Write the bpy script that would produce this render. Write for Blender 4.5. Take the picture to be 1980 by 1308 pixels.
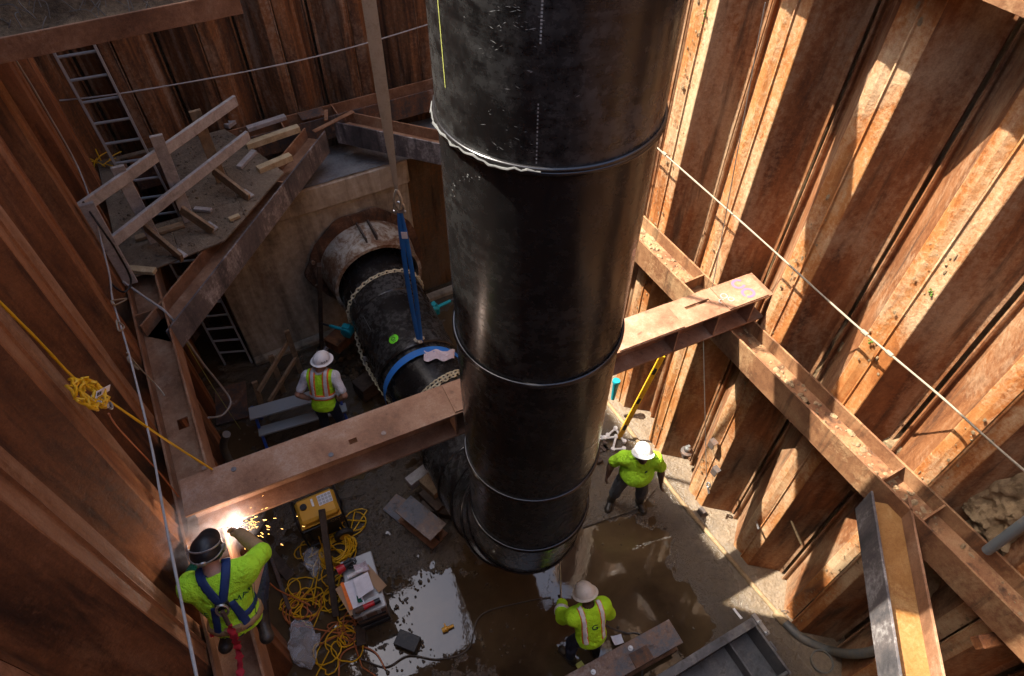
import bpy, bmesh, math, random
import numpy as np
from mathutils import Vector, Matrix
from mathutils.bvhtree import BVHTree

# ------------------------------------------------------------------ camera, world, sun, exposure
for o in list(bpy.data.objects): bpy.data.objects.remove(o)
SC = bpy.context.scene
COL = SC.collection
CAMZ = 9.0
PITCH, YAW, ROLL, FPX = 0.86106, 0.50154, -0.0071, 1271.5
FW = np.array([math.sin(YAW)*math.cos(PITCH), math.cos(YAW)*math.cos(PITCH), -math.sin(PITCH)])
_r0 = np.array([math.cos(YAW), -math.sin(YAW), 0.0]); _d0 = np.cross(FW, _r0)
RT = math.cos(ROLL)*_r0 + math.sin(ROLL)*_d0
DN = -math.sin(ROLL)*_r0 + math.cos(ROLL)*_d0
cam = bpy.data.cameras.new('camera'); camo = bpy.data.objects.new('camera', cam); COL.objects.link(camo)
m = Matrix.Identity(4)
for i in range(3):
    m[i][0] = RT[i]; m[i][1] = -DN[i]; m[i][2] = -FW[i]
m[2][3] = CAMZ
camo.matrix_world = m
cam.sensor_width = 36; cam.lens = FPX/1980*36; cam.clip_end = 500; cam.clip_start = 0.05
SC.camera = camo
SUN_AZ = Vector((0.745, -0.667, 0)).normalized()
TAN_E = 1.56
sdir = Vector((SUN_AZ.x, SUN_AZ.y, -TAN_E)).normalized()
w = bpy.data.worlds.new('World'); SC.world = w; w.use_nodes = True
nt = w.node_tree; bg = nt.nodes['Background']
sky = nt.nodes.new('ShaderNodeTexSky'); sky.sky_type = 'NISHITA'; sky.sun_disc = False
sky.sun_elevation = math.atan(TAN_E); sky.sun_rotation = math.atan2(-SUN_AZ.x, -SUN_AZ.y)
sky.air_density = 0.8; sky.dust_density = 3.0; sky.ozone_density = 0.7
nt.links.new(sky.outputs[0], bg.inputs[0]); bg.inputs[1].default_value = 0.15
sl = bpy.data.lights.new('sun', 'SUN'); sl.energy = 3.8; sl.angle = math.radians(0.5); sl.color = (1, .93, .82)
so = bpy.data.objects.new('sun', sl); COL.objects.link(so); so.rotation_euler = sdir.to_track_quat('-Z', 'Y').to_euler(); so.location = (0, 0, 20)
SC.view_settings.view_transform = 'Standard'; SC.view_settings.look = 'None'
SC.view_settings.exposure = 2.1; SC.view_settings.gamma = 1; SC.view_settings.use_curve_mapping = False
try:
    SC.cycles.max_bounces = 10; SC.cycles.diffuse_bounces = 6
except Exception: pass

# ------------------------------------------------------------------ pixel rays of the photograph met with real planes
def ray(px, py): return (px-990)/FPX*RT + (py-654)/FPX*DN + FW
def AT(px, py, z=0.0):
    v = ray(px, py); t = (z-CAMZ)/v[2]; return Vector((v[0]*t, v[1]*t, z))
def AX(px, py, x):
    v = ray(px, py); t = x/v[0]; return Vector((x, v[1]*t, CAMZ+v[2]*t))
def AY(px, py, y):
    v = ray(px, py); t = y/v[1]; return Vector((v[0]*t, y, CAMZ+v[2]*t))

RND = random.Random(7); NR = np.random.RandomState(5)
# ------------------------------------------------------------------ value noise (numpy)
_tab = NR.rand(64, 64, 64).astype(np.float32)
def vnoise(p, s, seed=0):
    q = np.asarray(p, np.float32)*s + seed*17.3 + 1000.0
    i = np.floor(q).astype(int); f = q-i; f = f*f*(3-2*f); i = i & 63; j = (i+1) & 63
    a = _tab
    def g(x, y, z): return a[x, y, z]
    x0, y0, z0 = i[..., 0], i[..., 1], i[..., 2]; x1, y1, z1 = j[..., 0], j[..., 1], j[..., 2]
    fx, fy, fz = f[..., 0], f[..., 1], f[..., 2]
    c00 = g(x0,y0,z0)*(1-fx)+g(x1,y0,z0)*fx; c10 = g(x0,y1,z0)*(1-fx)+g(x1,y1,z0)*fx
    c01 = g(x0,y0,z1)*(1-fx)+g(x1,y0,z1)*fx; c11 = g(x0,y1,z1)*(1-fx)+g(x1,y1,z1)*fx
    return (c00*(1-fy)+c10*fy)*(1-fz)+(c01*(1-fy)+c11*fy)*fz - 0.5
def fbm(p, s, seed=0, n=4):
    r = 0; a = 1.0
    for k in range(n): r = r + a*vnoise(p, s*2**k, seed+k); a *= .5
    return r

# ------------------------------------------------------------------ materials
MATS = {}
class N:
    def __init__(self, name):
        self.m = bpy.data.materials.new(name); self.m.use_nodes = True; self.t = self.m.node_tree
        self.b = self.t.nodes['Principled BSDF']; self.geo = None
    def n(self, typ, **kw):
        nd = self.t.nodes.new(typ)
        for k, v in kw.items(): setattr(nd, k, v)
        return nd
    def l(self, a, b): self.t.links.new(a, b)
    def pos(self, scale=(1, 1, 1), per_obj=0.0):
        if self.geo is None: self.geo = self.n('ShaderNodeNewGeometry')
        out = self.geo.outputs['Position']
        if per_obj:
            oi = self.n('ShaderNodeObjectInfo'); mu = self.n('ShaderNodeMath', operation='MULTIPLY'); mu.inputs[1].default_value = per_obj
            self.l(oi.outputs['Random'], mu.inputs[0]); ad = self.n('ShaderNodeVectorMath', operation='ADD')
            self.l(out, ad.inputs[0]); self.l(mu.outputs[0], ad.inputs[1]); out = ad.outputs[0]
        mp = self.n('ShaderNodeVectorMath', operation='MULTIPLY'); mp.inputs[1].default_value = scale
        self.l(out, mp.inputs[0]); return mp.outputs[0]
    def noise(self, vec, scale, detail=6, rough=.6, dist=0.0):
        nd = self.n('ShaderNodeTexNoise'); nd.inputs['Scale'].default_value = scale; nd.inputs['Detail'].default_value = detail
        nd.inputs['Roughness'].default_value = rough; nd.inputs['Distortion'].default_value = dist
        self.l(vec, nd.inputs['Vector']); return nd.outputs['Fac']
    def ramp(self, fac, stops):
        nd = self.n('ShaderNodeValToRGB'); e = nd.color_ramp.elements
        while len(e) < len(stops): e.new(.5)
        for k, (p, c) in enumerate(stops):
            e[k].position = p
            if not isinstance(c, (tuple, list)): c = (c, c, c)
            e[k].color = (*c, 1)
        self.l(fac, nd.inputs[0]); return nd.outputs[0]
    def mix(self, fac, a, b, mode='MIX'):
        nd = self.n('ShaderNodeMix', data_type='RGBA', blend_type=mode)
        for s, v in ((0, fac), (6, a), (7, b)):
            if hasattr(v, 'is_linked'): self.l(v, nd.inputs[s])
            elif isinstance(v, (tuple, list)): nd.inputs[s].default_value = (*v, 1)
            else: nd.inputs[s].default_value = v
        return nd.outputs[2]
    def math(self, op, a, b=0.0):
        nd = self.n('ShaderNodeMath', operation=op)
        for s, v in ((0, a), (1, b)):
            if hasattr(v, 'is_linked'): self.l(v, nd.inputs[s])
            else: nd.inputs[s].default_value = v
        return nd.outputs[0]
    def bump(self, h, strength=.4, dist=.02):
        nd = self.n('ShaderNodeBump'); nd.inputs['Strength'].default_value = strength; nd.inputs['Distance'].default_value = dist
        self.l(h, nd.inputs['Height']); self.l(nd.outputs[0], self.b.inputs['Normal'])
    def set(self, col=None, rough=None, metal=None, spec=None):
        for k, v in (('Base Color', col), ('Roughness', rough), ('Metallic', metal), ('Specular IOR Level', spec)):
            if v is None: continue
            if hasattr(v, 'is_linked'): self.l(v, self.b.inputs[k])
            elif isinstance(v, (tuple, list)): self.b.inputs[k].default_value = (*v, 1)
            else: self.b.inputs[k].default_value = v
        return self.m

def rust(name, cols, mud=(.30, .20, .11), mud_amt=.5, streak=(2.6, 2.6, .22), per=40, rough=(.6, .9), dirt=(.02, .012, .008), dirt_amt=.42, spec=.3, vary=None):
    k = N(name); st = k.pos(streak, per); iso = k.pos((1, 1, 1), per)
    n1 = k.noise(st, 1.6, 7, .62, .4); n2 = k.noise(iso, 22, 6, .7); n3 = k.noise(k.pos((1.3, 1.3, .5), per), 1.3, 6, .65, .6)
    n4 = k.noise(k.pos((5, 5, .5), per), 1.6, 5, .6, .3)
    f = k.math('ADD', k.math('MULTIPLY', n1, .70), k.math('MULTIPLY', n2, .30))
    c = k.ramp(f, [(.30, cols[0]), (.44, cols[1]), (.54, cols[2]), (.66, cols[3])])
    m1 = k.ramp(k.math('ADD', k.math('MULTIPLY', n3, .75), k.math('MULTIPLY', n2, .25)), [(1-mud_amt-.10, 0.0), (1-mud_amt+.06, 1.0)])
    mc = k.mix(n2, mud, tuple(min(1, v*1.35) for v in mud))
    c = k.mix(k.math('MULTIPLY', m1, .85), c, mc)
    if vary:
        oi = k.n('ShaderNodeObjectInfo'); v1 = k.math('FRACT', k.math('MULTIPLY', oi.outputs['Random'], 7.31))
        c = k.mix(k.ramp(v1, [(.45, 0.0), (.60, 1.0)]), c, k.mix(1.0, c, vary[0], 'MULTIPLY')); v2 = k.math('FRACT', k.math('MULTIPLY', oi.outputs['Random'], 23.7))
        c = k.mix(k.ramp(v2, [(.50, 0.0), (.75, 1.0)]), c, k.mix(1.0, c, vary[1], 'MULTIPLY'))
    d1 = k.ramp(n4, [(dirt_amt-.12, 1.0), (dirt_amt+.03, 0.0)])
    c = k.mix(k.math('MULTIPLY', d1, .75), c, dirt)
    sp = k.noise(iso, 90, 3, .6)
    c = k.mix(k.ramp(sp, [(.42, 0.0), (.66, .38)]), c, k.mix(1.0, c, (.55, .48, .42), 'MULTIPLY'))
    r = k.ramp(n2, [(.3, rough[0]), (.7, rough[1])])
    h = k.math('ADD', k.math('MULTIPLY', n2, .6), k.math('ADD', k.math('MULTIPLY', m1, .5), k.math('MULTIPLY', n4, .7)))
    k.bump(h, .55, .012)
    return k.set(c, r, 0.0, spec)

M = MATS
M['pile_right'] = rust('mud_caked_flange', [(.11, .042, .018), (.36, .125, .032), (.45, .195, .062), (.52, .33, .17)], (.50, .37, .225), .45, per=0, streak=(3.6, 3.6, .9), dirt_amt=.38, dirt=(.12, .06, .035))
M['pile_right_web'] = rust('darker_rusty_web', [(.055, .024, .014), (.185, .068, .024), (.275, .115, .044), (.37, .22, .12)], (.33, .225, .135), .43, per=0, streak=(3.2, 3.2, .6), dirt_amt=.43, dirt=(.05, .028, .018))  # same rust as the flanges with ramp and mud set darker
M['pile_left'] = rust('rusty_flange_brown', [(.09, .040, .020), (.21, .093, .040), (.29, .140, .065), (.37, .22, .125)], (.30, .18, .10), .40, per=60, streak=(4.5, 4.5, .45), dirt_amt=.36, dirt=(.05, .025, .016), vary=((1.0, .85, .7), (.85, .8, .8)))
M['pile_left_web'] = rust('dark_rust_pan', [(.04, .020, .012), (.11, .050, .024), (.18, .083, .039), (.25, .13, .07)], (.18, .105, .06), .38, per=60, streak=(2.5, 2.5, .5), dirt_amt=.46, dirt=(.02, .012, .010), vary=((1.0, .85, .7), (.85, .8, .8)))  # flange rust again, darker ramp and mud for web and recess faces
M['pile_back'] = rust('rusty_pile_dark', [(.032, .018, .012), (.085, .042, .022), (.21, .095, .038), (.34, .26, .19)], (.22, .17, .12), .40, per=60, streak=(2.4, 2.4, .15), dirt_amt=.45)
M['steel_tan'] = rust('muddy_rusty_steel', [(.08, .035, .018), (.19, .085, .038), (.27, .135, .062), (.34, .20, .10)], (.36, .235, .12), .38, streak=(1.6, 1.6, 1.6), per=9, dirt_amt=.43)
M['ring_rust'] = rust('dark_rust_ring', [(.03, .018, .012), (.075, .042, .026), (.13, .06, .03), (.22, .13, .075)], (.22, .18, .14), .38, streak=(3, 3, 3), per=0)
M['steel_brown'] = rust('brown_rusty_steel', [(.10, .048, .026), (.20, .098, .050), (.28, .145, .078), (.36, .23, .14)], (.30, .20, .13), .36, streak=(1.5, 1.5, 1.5), per=9, dirt_amt=.30)
M['steel_dark'] = rust('dark_scaled_steel', [(.03, .028, .032), (.07, .055, .05), (.17, .085, .045), (.36, .33, .31)], (.30, .26, .22), .33, streak=(1.6, 1.6, .5), per=9, dirt_amt=.36)
M['steel_bluegrey'] = rust('bluegrey_scaled_steel', [(.05, .05, .06), (.10, .10, .11), (.20, .12, .08), (.34, .30, .27)], (.24, .21, .18), .30, streak=(1.5, 1.5, 1.5), per=9, rough=(.35, .7), spec=.5)
M['steel_face'] = rust('black_scale_face', [(.03, .028, .032), (.075, .07, .072), (.14, .12, .115), (.44, .42, .40)], (.30, .27, .25), .34, streak=(1.6, 1.6, .6), per=9, dirt=(.025, .022, .028), dirt_amt=.42)
M['steel_strut'] = rust('pinkish_rusty_steel', [(.14, .068, .036), (.25, .128, .072), (.32, .18, .108), (.41, .28, .20)], (.34, .24, .165), .28, streak=(1.5, 1.5, 1.5), per=9, dirt_amt=.36)
M['steel_ochre'] = rust('wet_ochre_web', [(.13, .055, .014), (.23, .105, .028), (.28, .14, .045), (.36, .22, .09)], (.32, .20, .08), .36, streak=(1, 1, 1), per=9, dirt_amt=.30, dirt=(.12, .05, .015), rough=(.35, .6))
M['steel_grey'] = rust('grey_painted_steel', [(.035, .037, .042), (.065, .068, .075), (.10, .10, .105), (.19, .18, .17)], (.16, .13, .10), .34, streak=(1.5, 1.5, 1.5), per=9, rough=(.4, .7), spec=.5)
M['bulkhead'] = rust('stained_bulkhead', [(.06, .04, .022), (.11, .07, .035), (.20, .09, .03), (.24, .15, .075)], (.14, .10, .06), .45, streak=(3, 3, .3), per=0)

def concrete():
    k = N('stained_concrete'); st = k.pos((2.5, 2.5, .35)); iso = k.pos()
    a = k.noise(st, 1.5, 7, .65, .5); b = k.noise(iso, 9, 6, .65); d = k.noise(k.pos((1, 1, .4)), 1.1, 5, .6, 1)
    c = k.ramp(k.math('ADD', k.math('MULTIPLY', a, .7), k.math('MULTIPLY', b, .3)), [(.32, (.08, .062, .042)), (.45, (.24, .195, .135)), (.57, (.40, .34, .245)), (.70, (.55, .49, .40))])
    c = k.mix(k.ramp(d, [(.56, 0.0), (.72, .75)]), c, (.17, .075, .025))
    k.bump(k.math('ADD', b, k.math('MULTIPLY', k.noise(iso, 40, 4), .4)), .5, .02)
    return k.set(c, .72)
M['concrete'] = concrete()

def mudfloor():
    k = N('wet_gravelly_mud'); iso = k.pos()
    a = k.noise(iso, 1.2, 6, .6, .5); b = k.noise(iso, 18, 6, .7); v = k.n('ShaderNodeTexVoronoi'); v.inputs['Scale'].default_value = 26; k.l(iso, v.inputs['Vector'])
    g = k.noise(iso, 60, 4, .7)
    c = k.ramp(k.math('ADD', k.math('MULTIPLY', a, .5), k.math('MULTIPLY', b, .5)), [(.32, (.022, .014, .006)), (.5, (.058, .039, .017)), (.66, (.108, .073, .034))])
    sx = k.n('ShaderNodeSeparateXYZ'); k.l(iso, sx.inputs[0])
    t = k.math('ADD', sx.outputs[0], k.math('MULTIPLY', a, 1.2))
    mr = k.n('ShaderNodeMapRange'); mr.inputs[1].default_value = 4.5; mr.inputs[2].default_value = 5.2; k.l(t, mr.inputs[0])
    dry = k.ramp(b, [(.3, (.11, .073, .038)), (.7, (.22, .155, .09))])
    c = k.mix(mr.outputs[0], c, dry)
    wz = k.n('ShaderNodeMapRange'); wz.inputs[1].default_value = .002; wz.inputs[2].default_value = .060; k.l(sx.outputs[2], wz.inputs[0])
    c = k.mix(wz.outputs[0], k.mix(a, (.036, .023, .011), (.085, .056, .027)), c)
    r = k.mix(mr.outputs[0], k.ramp(a, [(.35, .04), (.62, .17)]), (.5, .5, .5)); r = k.mix(wz.outputs[0], (.05, .05, .05), r)
    k.bump(k.math('ADD', k.math('MULTIPLY', b, .7), k.math('ADD', k.math('MULTIPLY', g, .45), k.math('MULTIPLY', v.outputs['Distance'], .25))), .95, .028)
    return k.set(c, r, 0, .8)
M['mud'] = mudfloor()
def water():
    k = N('muddy_water'); iso = k.pos()
    a = k.noise(iso, .9, 5, .6, .4)
    c = k.ramp(a, [(.35, (.035, .022, .012)), (.65, (.095, .062, .03))])
    k.bump(k.math('ADD', k.noise(iso, 5, 3), k.math('MULTIPLY', k.noise(iso, 22, 2), .25)), .05, .02)
    k.b.inputs['IOR'].default_value = 1.52
    return k.set(c, .025, 0, .5)
M['water'] = water()
def soil(name, c0, c1, c2, rough=.9):
    k = N(name); iso = k.pos(); a = k.noise(iso, 2.5, 7, .65, .5); b = k.noise(iso, 25, 6, .7)
    c = k.ramp(k.math('ADD', k.math('MULTIPLY', a, .6), k.math('MULTIPLY', b, .4)), [(.34, c0), (.5, c1), (.66, c2)])
    k.bump(b, .8, .03); return k.set(c, rough, 0, .3)
M['soil_tan'] = soil('tan_clay', (.13, .085, .045), (.27, .185, .10), (.38, .27, .15))
M['soil_dark'] = soil('dark_soil', (.035, .022, .012), (.10, .064, .034), (.22, .145, .08))
M['deck'] = soil('muddy_deck', (.075, .055, .036), (.16, .12, .08), (.25, .195, .135), .8)
M['slab_grey'] = soil('grey_slab', (.09, .09, .088), (.17, .17, .165), (.24, .24, .23), .8)
def wood(name, c0, c1, c2):
    k = N(name); oc = k.n('ShaderNodeTexCoord'); oi = k.n('ShaderNodeObjectInfo')
    iso = k.pos((1, 1, 1), 30); a = k.noise(iso, 5, 6, .65, 1.2); b = k.noise(iso, 45, 5, .7)
    c = k.ramp(k.math('ADD', k.math('MULTIPLY', a, .65), k.math('MULTIPLY', b, .35)), [(.33, c0), (.5, c1), (.66, c2)])
    k.bump(b, .3, .006); return k.set(c, .75, 0, .3)
M['wood_grey'] = wood('weathered_timber', (.19, .175, .165), (.33, .31, .29), (.45, .43, .405))
M['wood_pale'] = wood('pale_timber', (.26, .19, .10), (.42, .33, .19), (.55, .46, .30))
M['wood_dark'] = wood('dark_wet_timber', (.025, .017, .012), (.06, .04, .028), (.11, .075, .05))
M['wood_brown'] = wood('muddy_timber', (.12, .08, .045), (.24, .165, .095), (.34, .25, .155))

def hdpe(name, dusty=.4, seed=0):
    k = N(name); iso = k.pos(); off = k.n('ShaderNodeVectorMath', operation='ADD'); off.inputs[1].default_value = (seed, seed*2, seed); k.l(iso, off.inputs[0]); iso = off.outputs[0]
    a = k.noise(iso, 1.1, 7, .65, .6); b = k.noise(iso, 14, 7, .7)
    mp = k.n('ShaderNodeVectorMath', operation='MULTIPLY'); mp.inputs[1].default_value = (2.2, 2.2, 9); k.l(iso, mp.inputs[0])
    s = k.noise(mp.outputs[0], 1.0, 6, .75, .8)
    f = k.math('MULTIPLY', k.ramp(a, [(.40, 0.0), (.66, 1.0)]), k.ramp(k.math('ADD', k.math('MULTIPLY', s, .5), k.math('MULTIPLY', b, .5)), [(.42, 0.0), (.66, 1.0)]))
    sp = k.ramp(k.noise(iso, 60, 3, .6), [(.68, 0.0), (.74, .5)])
    c = k.mix(k.math('MULTIPLY', f, dusty), (.008, .0075, .0075), (.30, .30, .29))
    c = k.mix(k.math('MULTIPLY', sp, dusty*.6), c, (.35, .33, .30))
    r = k.math('ADD', k.ramp(b, [(.3, .19), (.7, .30)]), k.math('MULTIPLY', f, .12))
    k.bump(k.math('ADD', k.math('MULTIPLY', s, .5), b), .05, .003)
    return k.set(c, r, 0, .42)
M['hdpe'] = hdpe('black_polyethylene', .10); M['hdpe_dusty'] = hdpe('scuffed_black_polyethylene', .30, 3.1)
M['hdpe_bead'] = N('glossy_black_bead').set((.012, .011, .011), .22, 0, .6)
def casing():
    k = N('limed_rusty_casing'); iso = k.pos(); a = k.noise(iso, 3, 7, .7, .8); b = k.noise(iso, 16, 6, .7)
    c = k.ramp(k.math('ADD', k.math('MULTIPLY', a, .7), k.math('MULTIPLY', b, .3)), [(.38, (.12, .045, .018)), (.47, (.19, .11, .06)), (.55, (.38, .34, .27)), (.68, (.54, .51, .45))])
    k.bump(b, .6, .02); return k.set(c, .7)
M['casing'] = casing()
M['casing_rust'] = rust('orange_rust_ring', [(.05, .02, .012), (.13, .05, .022), (.24, .09, .03), (.34, .17, .08)], (.3, .22, .15), .33, streak=(3, 3, 3), per=0)
def plain(name, col, rough=.6, metal=0.0, var=.18, scale=12, spec=.4, bump=.15):
    k = N(name); iso = k.pos((1, 1, 1), 11); a = k.noise(iso, scale, 5, .65); b = k.noise(iso, scale*7, 3, .6)
    lo = tuple(v*(1-var*1.6) for v in col); hi = tuple(min(1, v*(1+var)) for v in col)
    c = k.ramp(k.math('ADD', k.math('MULTIPLY', a, .7), k.math('MULTIPLY', b, .3)), [(.32, lo), (.66, hi)])
    k.bump(b, bump, .004); return k.set(c, rough, metal, spec)
def dirty(name, col, dirt, amt=.45, rough=.6, scale=6, metal=0.0):
    k = N(name); iso = k.pos((1, 1, 1), 11); a = k.noise(iso, scale, 6, .68, .5); b = k.noise(iso, scale*6, 4, .65)
    c = k.mix(k.ramp(k.math('ADD', k.math('MULTIPLY', a, .6), k.math('MULTIPLY', b, .4)), [(1-amt-.1, 0.0), (1-amt+.12, .85)]), col, dirt)
    k.bump(b, .2, .004); return k.set(c, rough, metal, .4)
def cloth(name, col, dirt=(.15, .12, .08), amt=.3):
    k = N(name); iso = k.pos(); a = k.noise(iso, 7, 6, .6, .6); b = k.noise(iso, 22, 4, .6, .4)
    c = k.mix(k.ramp(a, [(1-amt-.05, 0.0), (1-amt+.2, .6)]), col, dirt)
    k.bump(k.math('ADD', k.math('MULTIPLY', a, 1.2), k.math('MULTIPLY', b, .6)), .9, .05); return k.set(c, .85, 0, .2)
M['lime'] = cloth('lime_cotton', (.46, .88, .04), (.38, .56, .07), .32)
M['lime_vest'] = cloth('lime_mesh_vest', (.50, .92, .03), (.38, .58, .05), .28)
M['orange_trim'] = plain('orange_trim', (.85, .20, .03), .7)
M['silver_tape'] = plain('silver_tape', (.62, .62, .64), .35, 0.0, .15, 20, .6)
M['white_tape'] = plain('white_tape', (.78, .76, .74), .5)
M['tee_white'] = cloth('white_cotton', (.72, .72, .75), (.4, .38, .35), .25)
M['denim'] = cloth('dark_denim', (.035, .045, .075), (.10, .085, .065), .4)
M['denim_grey'] = cloth('muddy_grey_trousers', (.09, .10, .11), (.16, .12, .08), .45)
M['boot'] = dirty('muddy_rubber_boot', (.015, .014, .013), (.12, .09, .055), .42, .45)
M['skin_light'] = plain('light_skin', (.45, .24, .16), .55, 0, .12, 14)
M['skin_dark'] = plain('dark_skin', (.085, .043, .028), .5, 0, .15, 14)
M['hair'] = plain('short_dark_hair', (.03, .022, .016), .8)
M['hat'] = dirty('white_hard_hat', (.80, .80, .78), (.48, .44, .38), .30, .32)
M['hat_tan'] = dirty('dusty_white_hard_hat', (.70, .64, .54), (.45, .38, .28), .38, .35)
M['black'] = plain('black_plastic', (.012, .012, .013), .42)
M['black_dirty'] = dirty('dirty_black_steel', (.016, .016, .017), (.10, .08, .055), .42, .5)
M['rubber'] = plain('worn_rubber', (.035, .032, .03), .7)
M['blue'] = dirty('blue_webbing', (.018, .15, .48), (.12, .16, .24), .36, .7)
M['blue_paint'] = dirty('blue_painted_steel', (.015, .06, .30), (.2, .2, .22), .3, .4)
M['navy'] = plain('navy_webbing', (.012, .035, .13), .7)
M['red'] = plain('red_webbing', (.42, .02, .035), .75)
M['red_plastic'] = plain('red_plastic', (.45, .015, .02), .35)
M['teal'] = plain('teal_painted_hoist', (.01, .26, .30), .35)
M['beige'] = dirty('beige_webbing', (.40, .35, .26), (.24, .20, .13), .42, .8, 9)
M['steel'] = plain('galvanised_steel', (.45, .45, .44), .35, .8)
M['alu'] = dirty('dull_aluminium', (.36, .37, .37), (.2, .17, .14), .35, .45, 6, .3)
M['alu_board'] = dirty('grey_painted_board', (.27, .30, .31), (.16, .15, .13), .34, .55, 8)
M['iron'] = dirty('rusty_iron', (.06, .05, .045), (.17, .08, .04), .45, .7)
M['chain'] = plain('dull_zinc_chain', (.62, .57, .40), .40, .3)
M['rope_white'] = dirty('off_white_rope', (.27, .23, .165), (.28, .22, .15), .4, .85, 9)
M['rope_grey'] = dirty('grey_rope', (.34, .33, .31), (.2, .17, .14), .4, .85, 9)
M['rope_dark'] = plain('dark_rope', (.10, .085, .07), .85)
M['yellow'] = dirty('yellow_cord', (.72, .40, .01), (.30, .19, .05), .33, .5, 9)
M['orange'] = plain('orange_cord', (.42, .13, .04), .6)
M['yellow_paint'] = dirty('worn_yellow_paint', (.62, .32, .03), (.30, .19, .08), .34, .42, 7)
M['level'] = plain('yellow_level', (.72, .40, .02), .4)
M['cardboard'] = dirty('damp_cardboard', (.36, .23, .13), (.22, .14, .08), .35, .85)
M['paper'] = plain('creased_paper', (.74, .74, .78), .8, 0, .1)
M['paper_print'] = plain('dark_print', (.05, .05, .06), .8)
M['rag'] = cloth('mauve_rag', (.58, .50, .54), (.35, .30, .30), .35)
M['white_plastic'] = plain('white_plastic', (.74, .74, .73), .4)
M['grey_hose'] = dirty('grey_hose', (.10, .11, .11), (.20, .155, .10), .45, .5)
M['grey_pipe'] = dirty('grey_conduit', (.13, .15, .155), (.3, .24, .16), .35, .5)
M['green_sticker'] = plain('green_sticker', (.16, .75, .02), .4, 0, .05)
M['pink'] = dirty('pink_spray_paint', (.50, .11, .19), (.34, .17, .11), .42, .7, 14)
M['mark'] = dirty('white_print', (.30, .30, .29), (.08, .08, .08), .45, .7, 20)
M['mark_yellow'] = plain('yellow_print', (.40, .42, .10), .7)
M['leather'] = plain('tan_leather', (.30, .19, .09), .7)
M['green_sleeve'] = cloth('green_welding_sleeve', (.01, .10, .06), (.05, .08, .05), .3)
M['flash_grey'] = plain('grey_flash', (.12, .12, .115), .5)
M['moss'] = plain('green_moss', (.10, .18, .02), .9, 0, .4)
def clear():
    k = N('clear_plastic'); k.b.inputs['Transmission Weight'].default_value = .75; k.b.inputs['IOR'].default_value = 1.2
    return k.set((.85, .87, .9), .12, 0, .6)
M['clear'] = clear()
def emit(name, col, s):
    k = N(name); k.b.inputs['Emission Color'].default_value = (*col, 1); k.b.inputs['Emission Strength'].default_value = s; return k.set((0, 0, 0), .9)
M['arc'] = emit('welding_arc', (1, .86, .8), 25); M['spark'] = emit('hot_spark', (1, .48, .12), 4)
def smoke():
    m_ = bpy.data.materials.new('welding_smoke'); m_.use_nodes = True; t = m_.node_tree; t.nodes.remove(t.nodes['Principled BSDF'])
    v = t.nodes.new('ShaderNodeVolumePrincipled'); v.inputs['Color'].default_value = (.85, .85, .92, 1)
    tc = t.nodes.new('ShaderNodeTexCoord'); nz = t.nodes.new('ShaderNodeTexNoise'); nz.inputs['Scale'].default_value = 3.2; nz.inputs['Detail'].default_value = 5; nz.inputs['Distortion'].default_value = 1.2
    t.links.new(tc.outputs['Object'], nz.inputs['Vector'])
    gr = t.nodes.new('ShaderNodeTexGradient'); gr.gradient_type = 'SPHERICAL'; t.links.new(tc.outputs['Object'], gr.inputs['Vector'])
    r = t.nodes.new('ShaderNodeValToRGB'); r.color_ramp.elements[0].position = .42; r.color_ramp.elements[1].position = .75; t.links.new(nz.outputs['Fac'], r.inputs[0])
    mu = t.nodes.new('ShaderNodeMath'); mu.operation = 'MULTIPLY'; t.links.new(r.outputs[0], mu.inputs[0]); t.links.new(gr.outputs['Fac'], mu.inputs[1])
    m2 = t.nodes.new('ShaderNodeMath'); m2.operation = 'MULTIPLY'; m2.inputs[1].default_value = 5.5; t.links.new(mu.outputs[0], m2.inputs[0])
    t.links.new(m2.outputs[0], v.inputs['Density']); t.links.new(v.outputs[0], t.nodes['Material Output'].inputs['Volume']); return m_
M['smoke'] = smoke()

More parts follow.
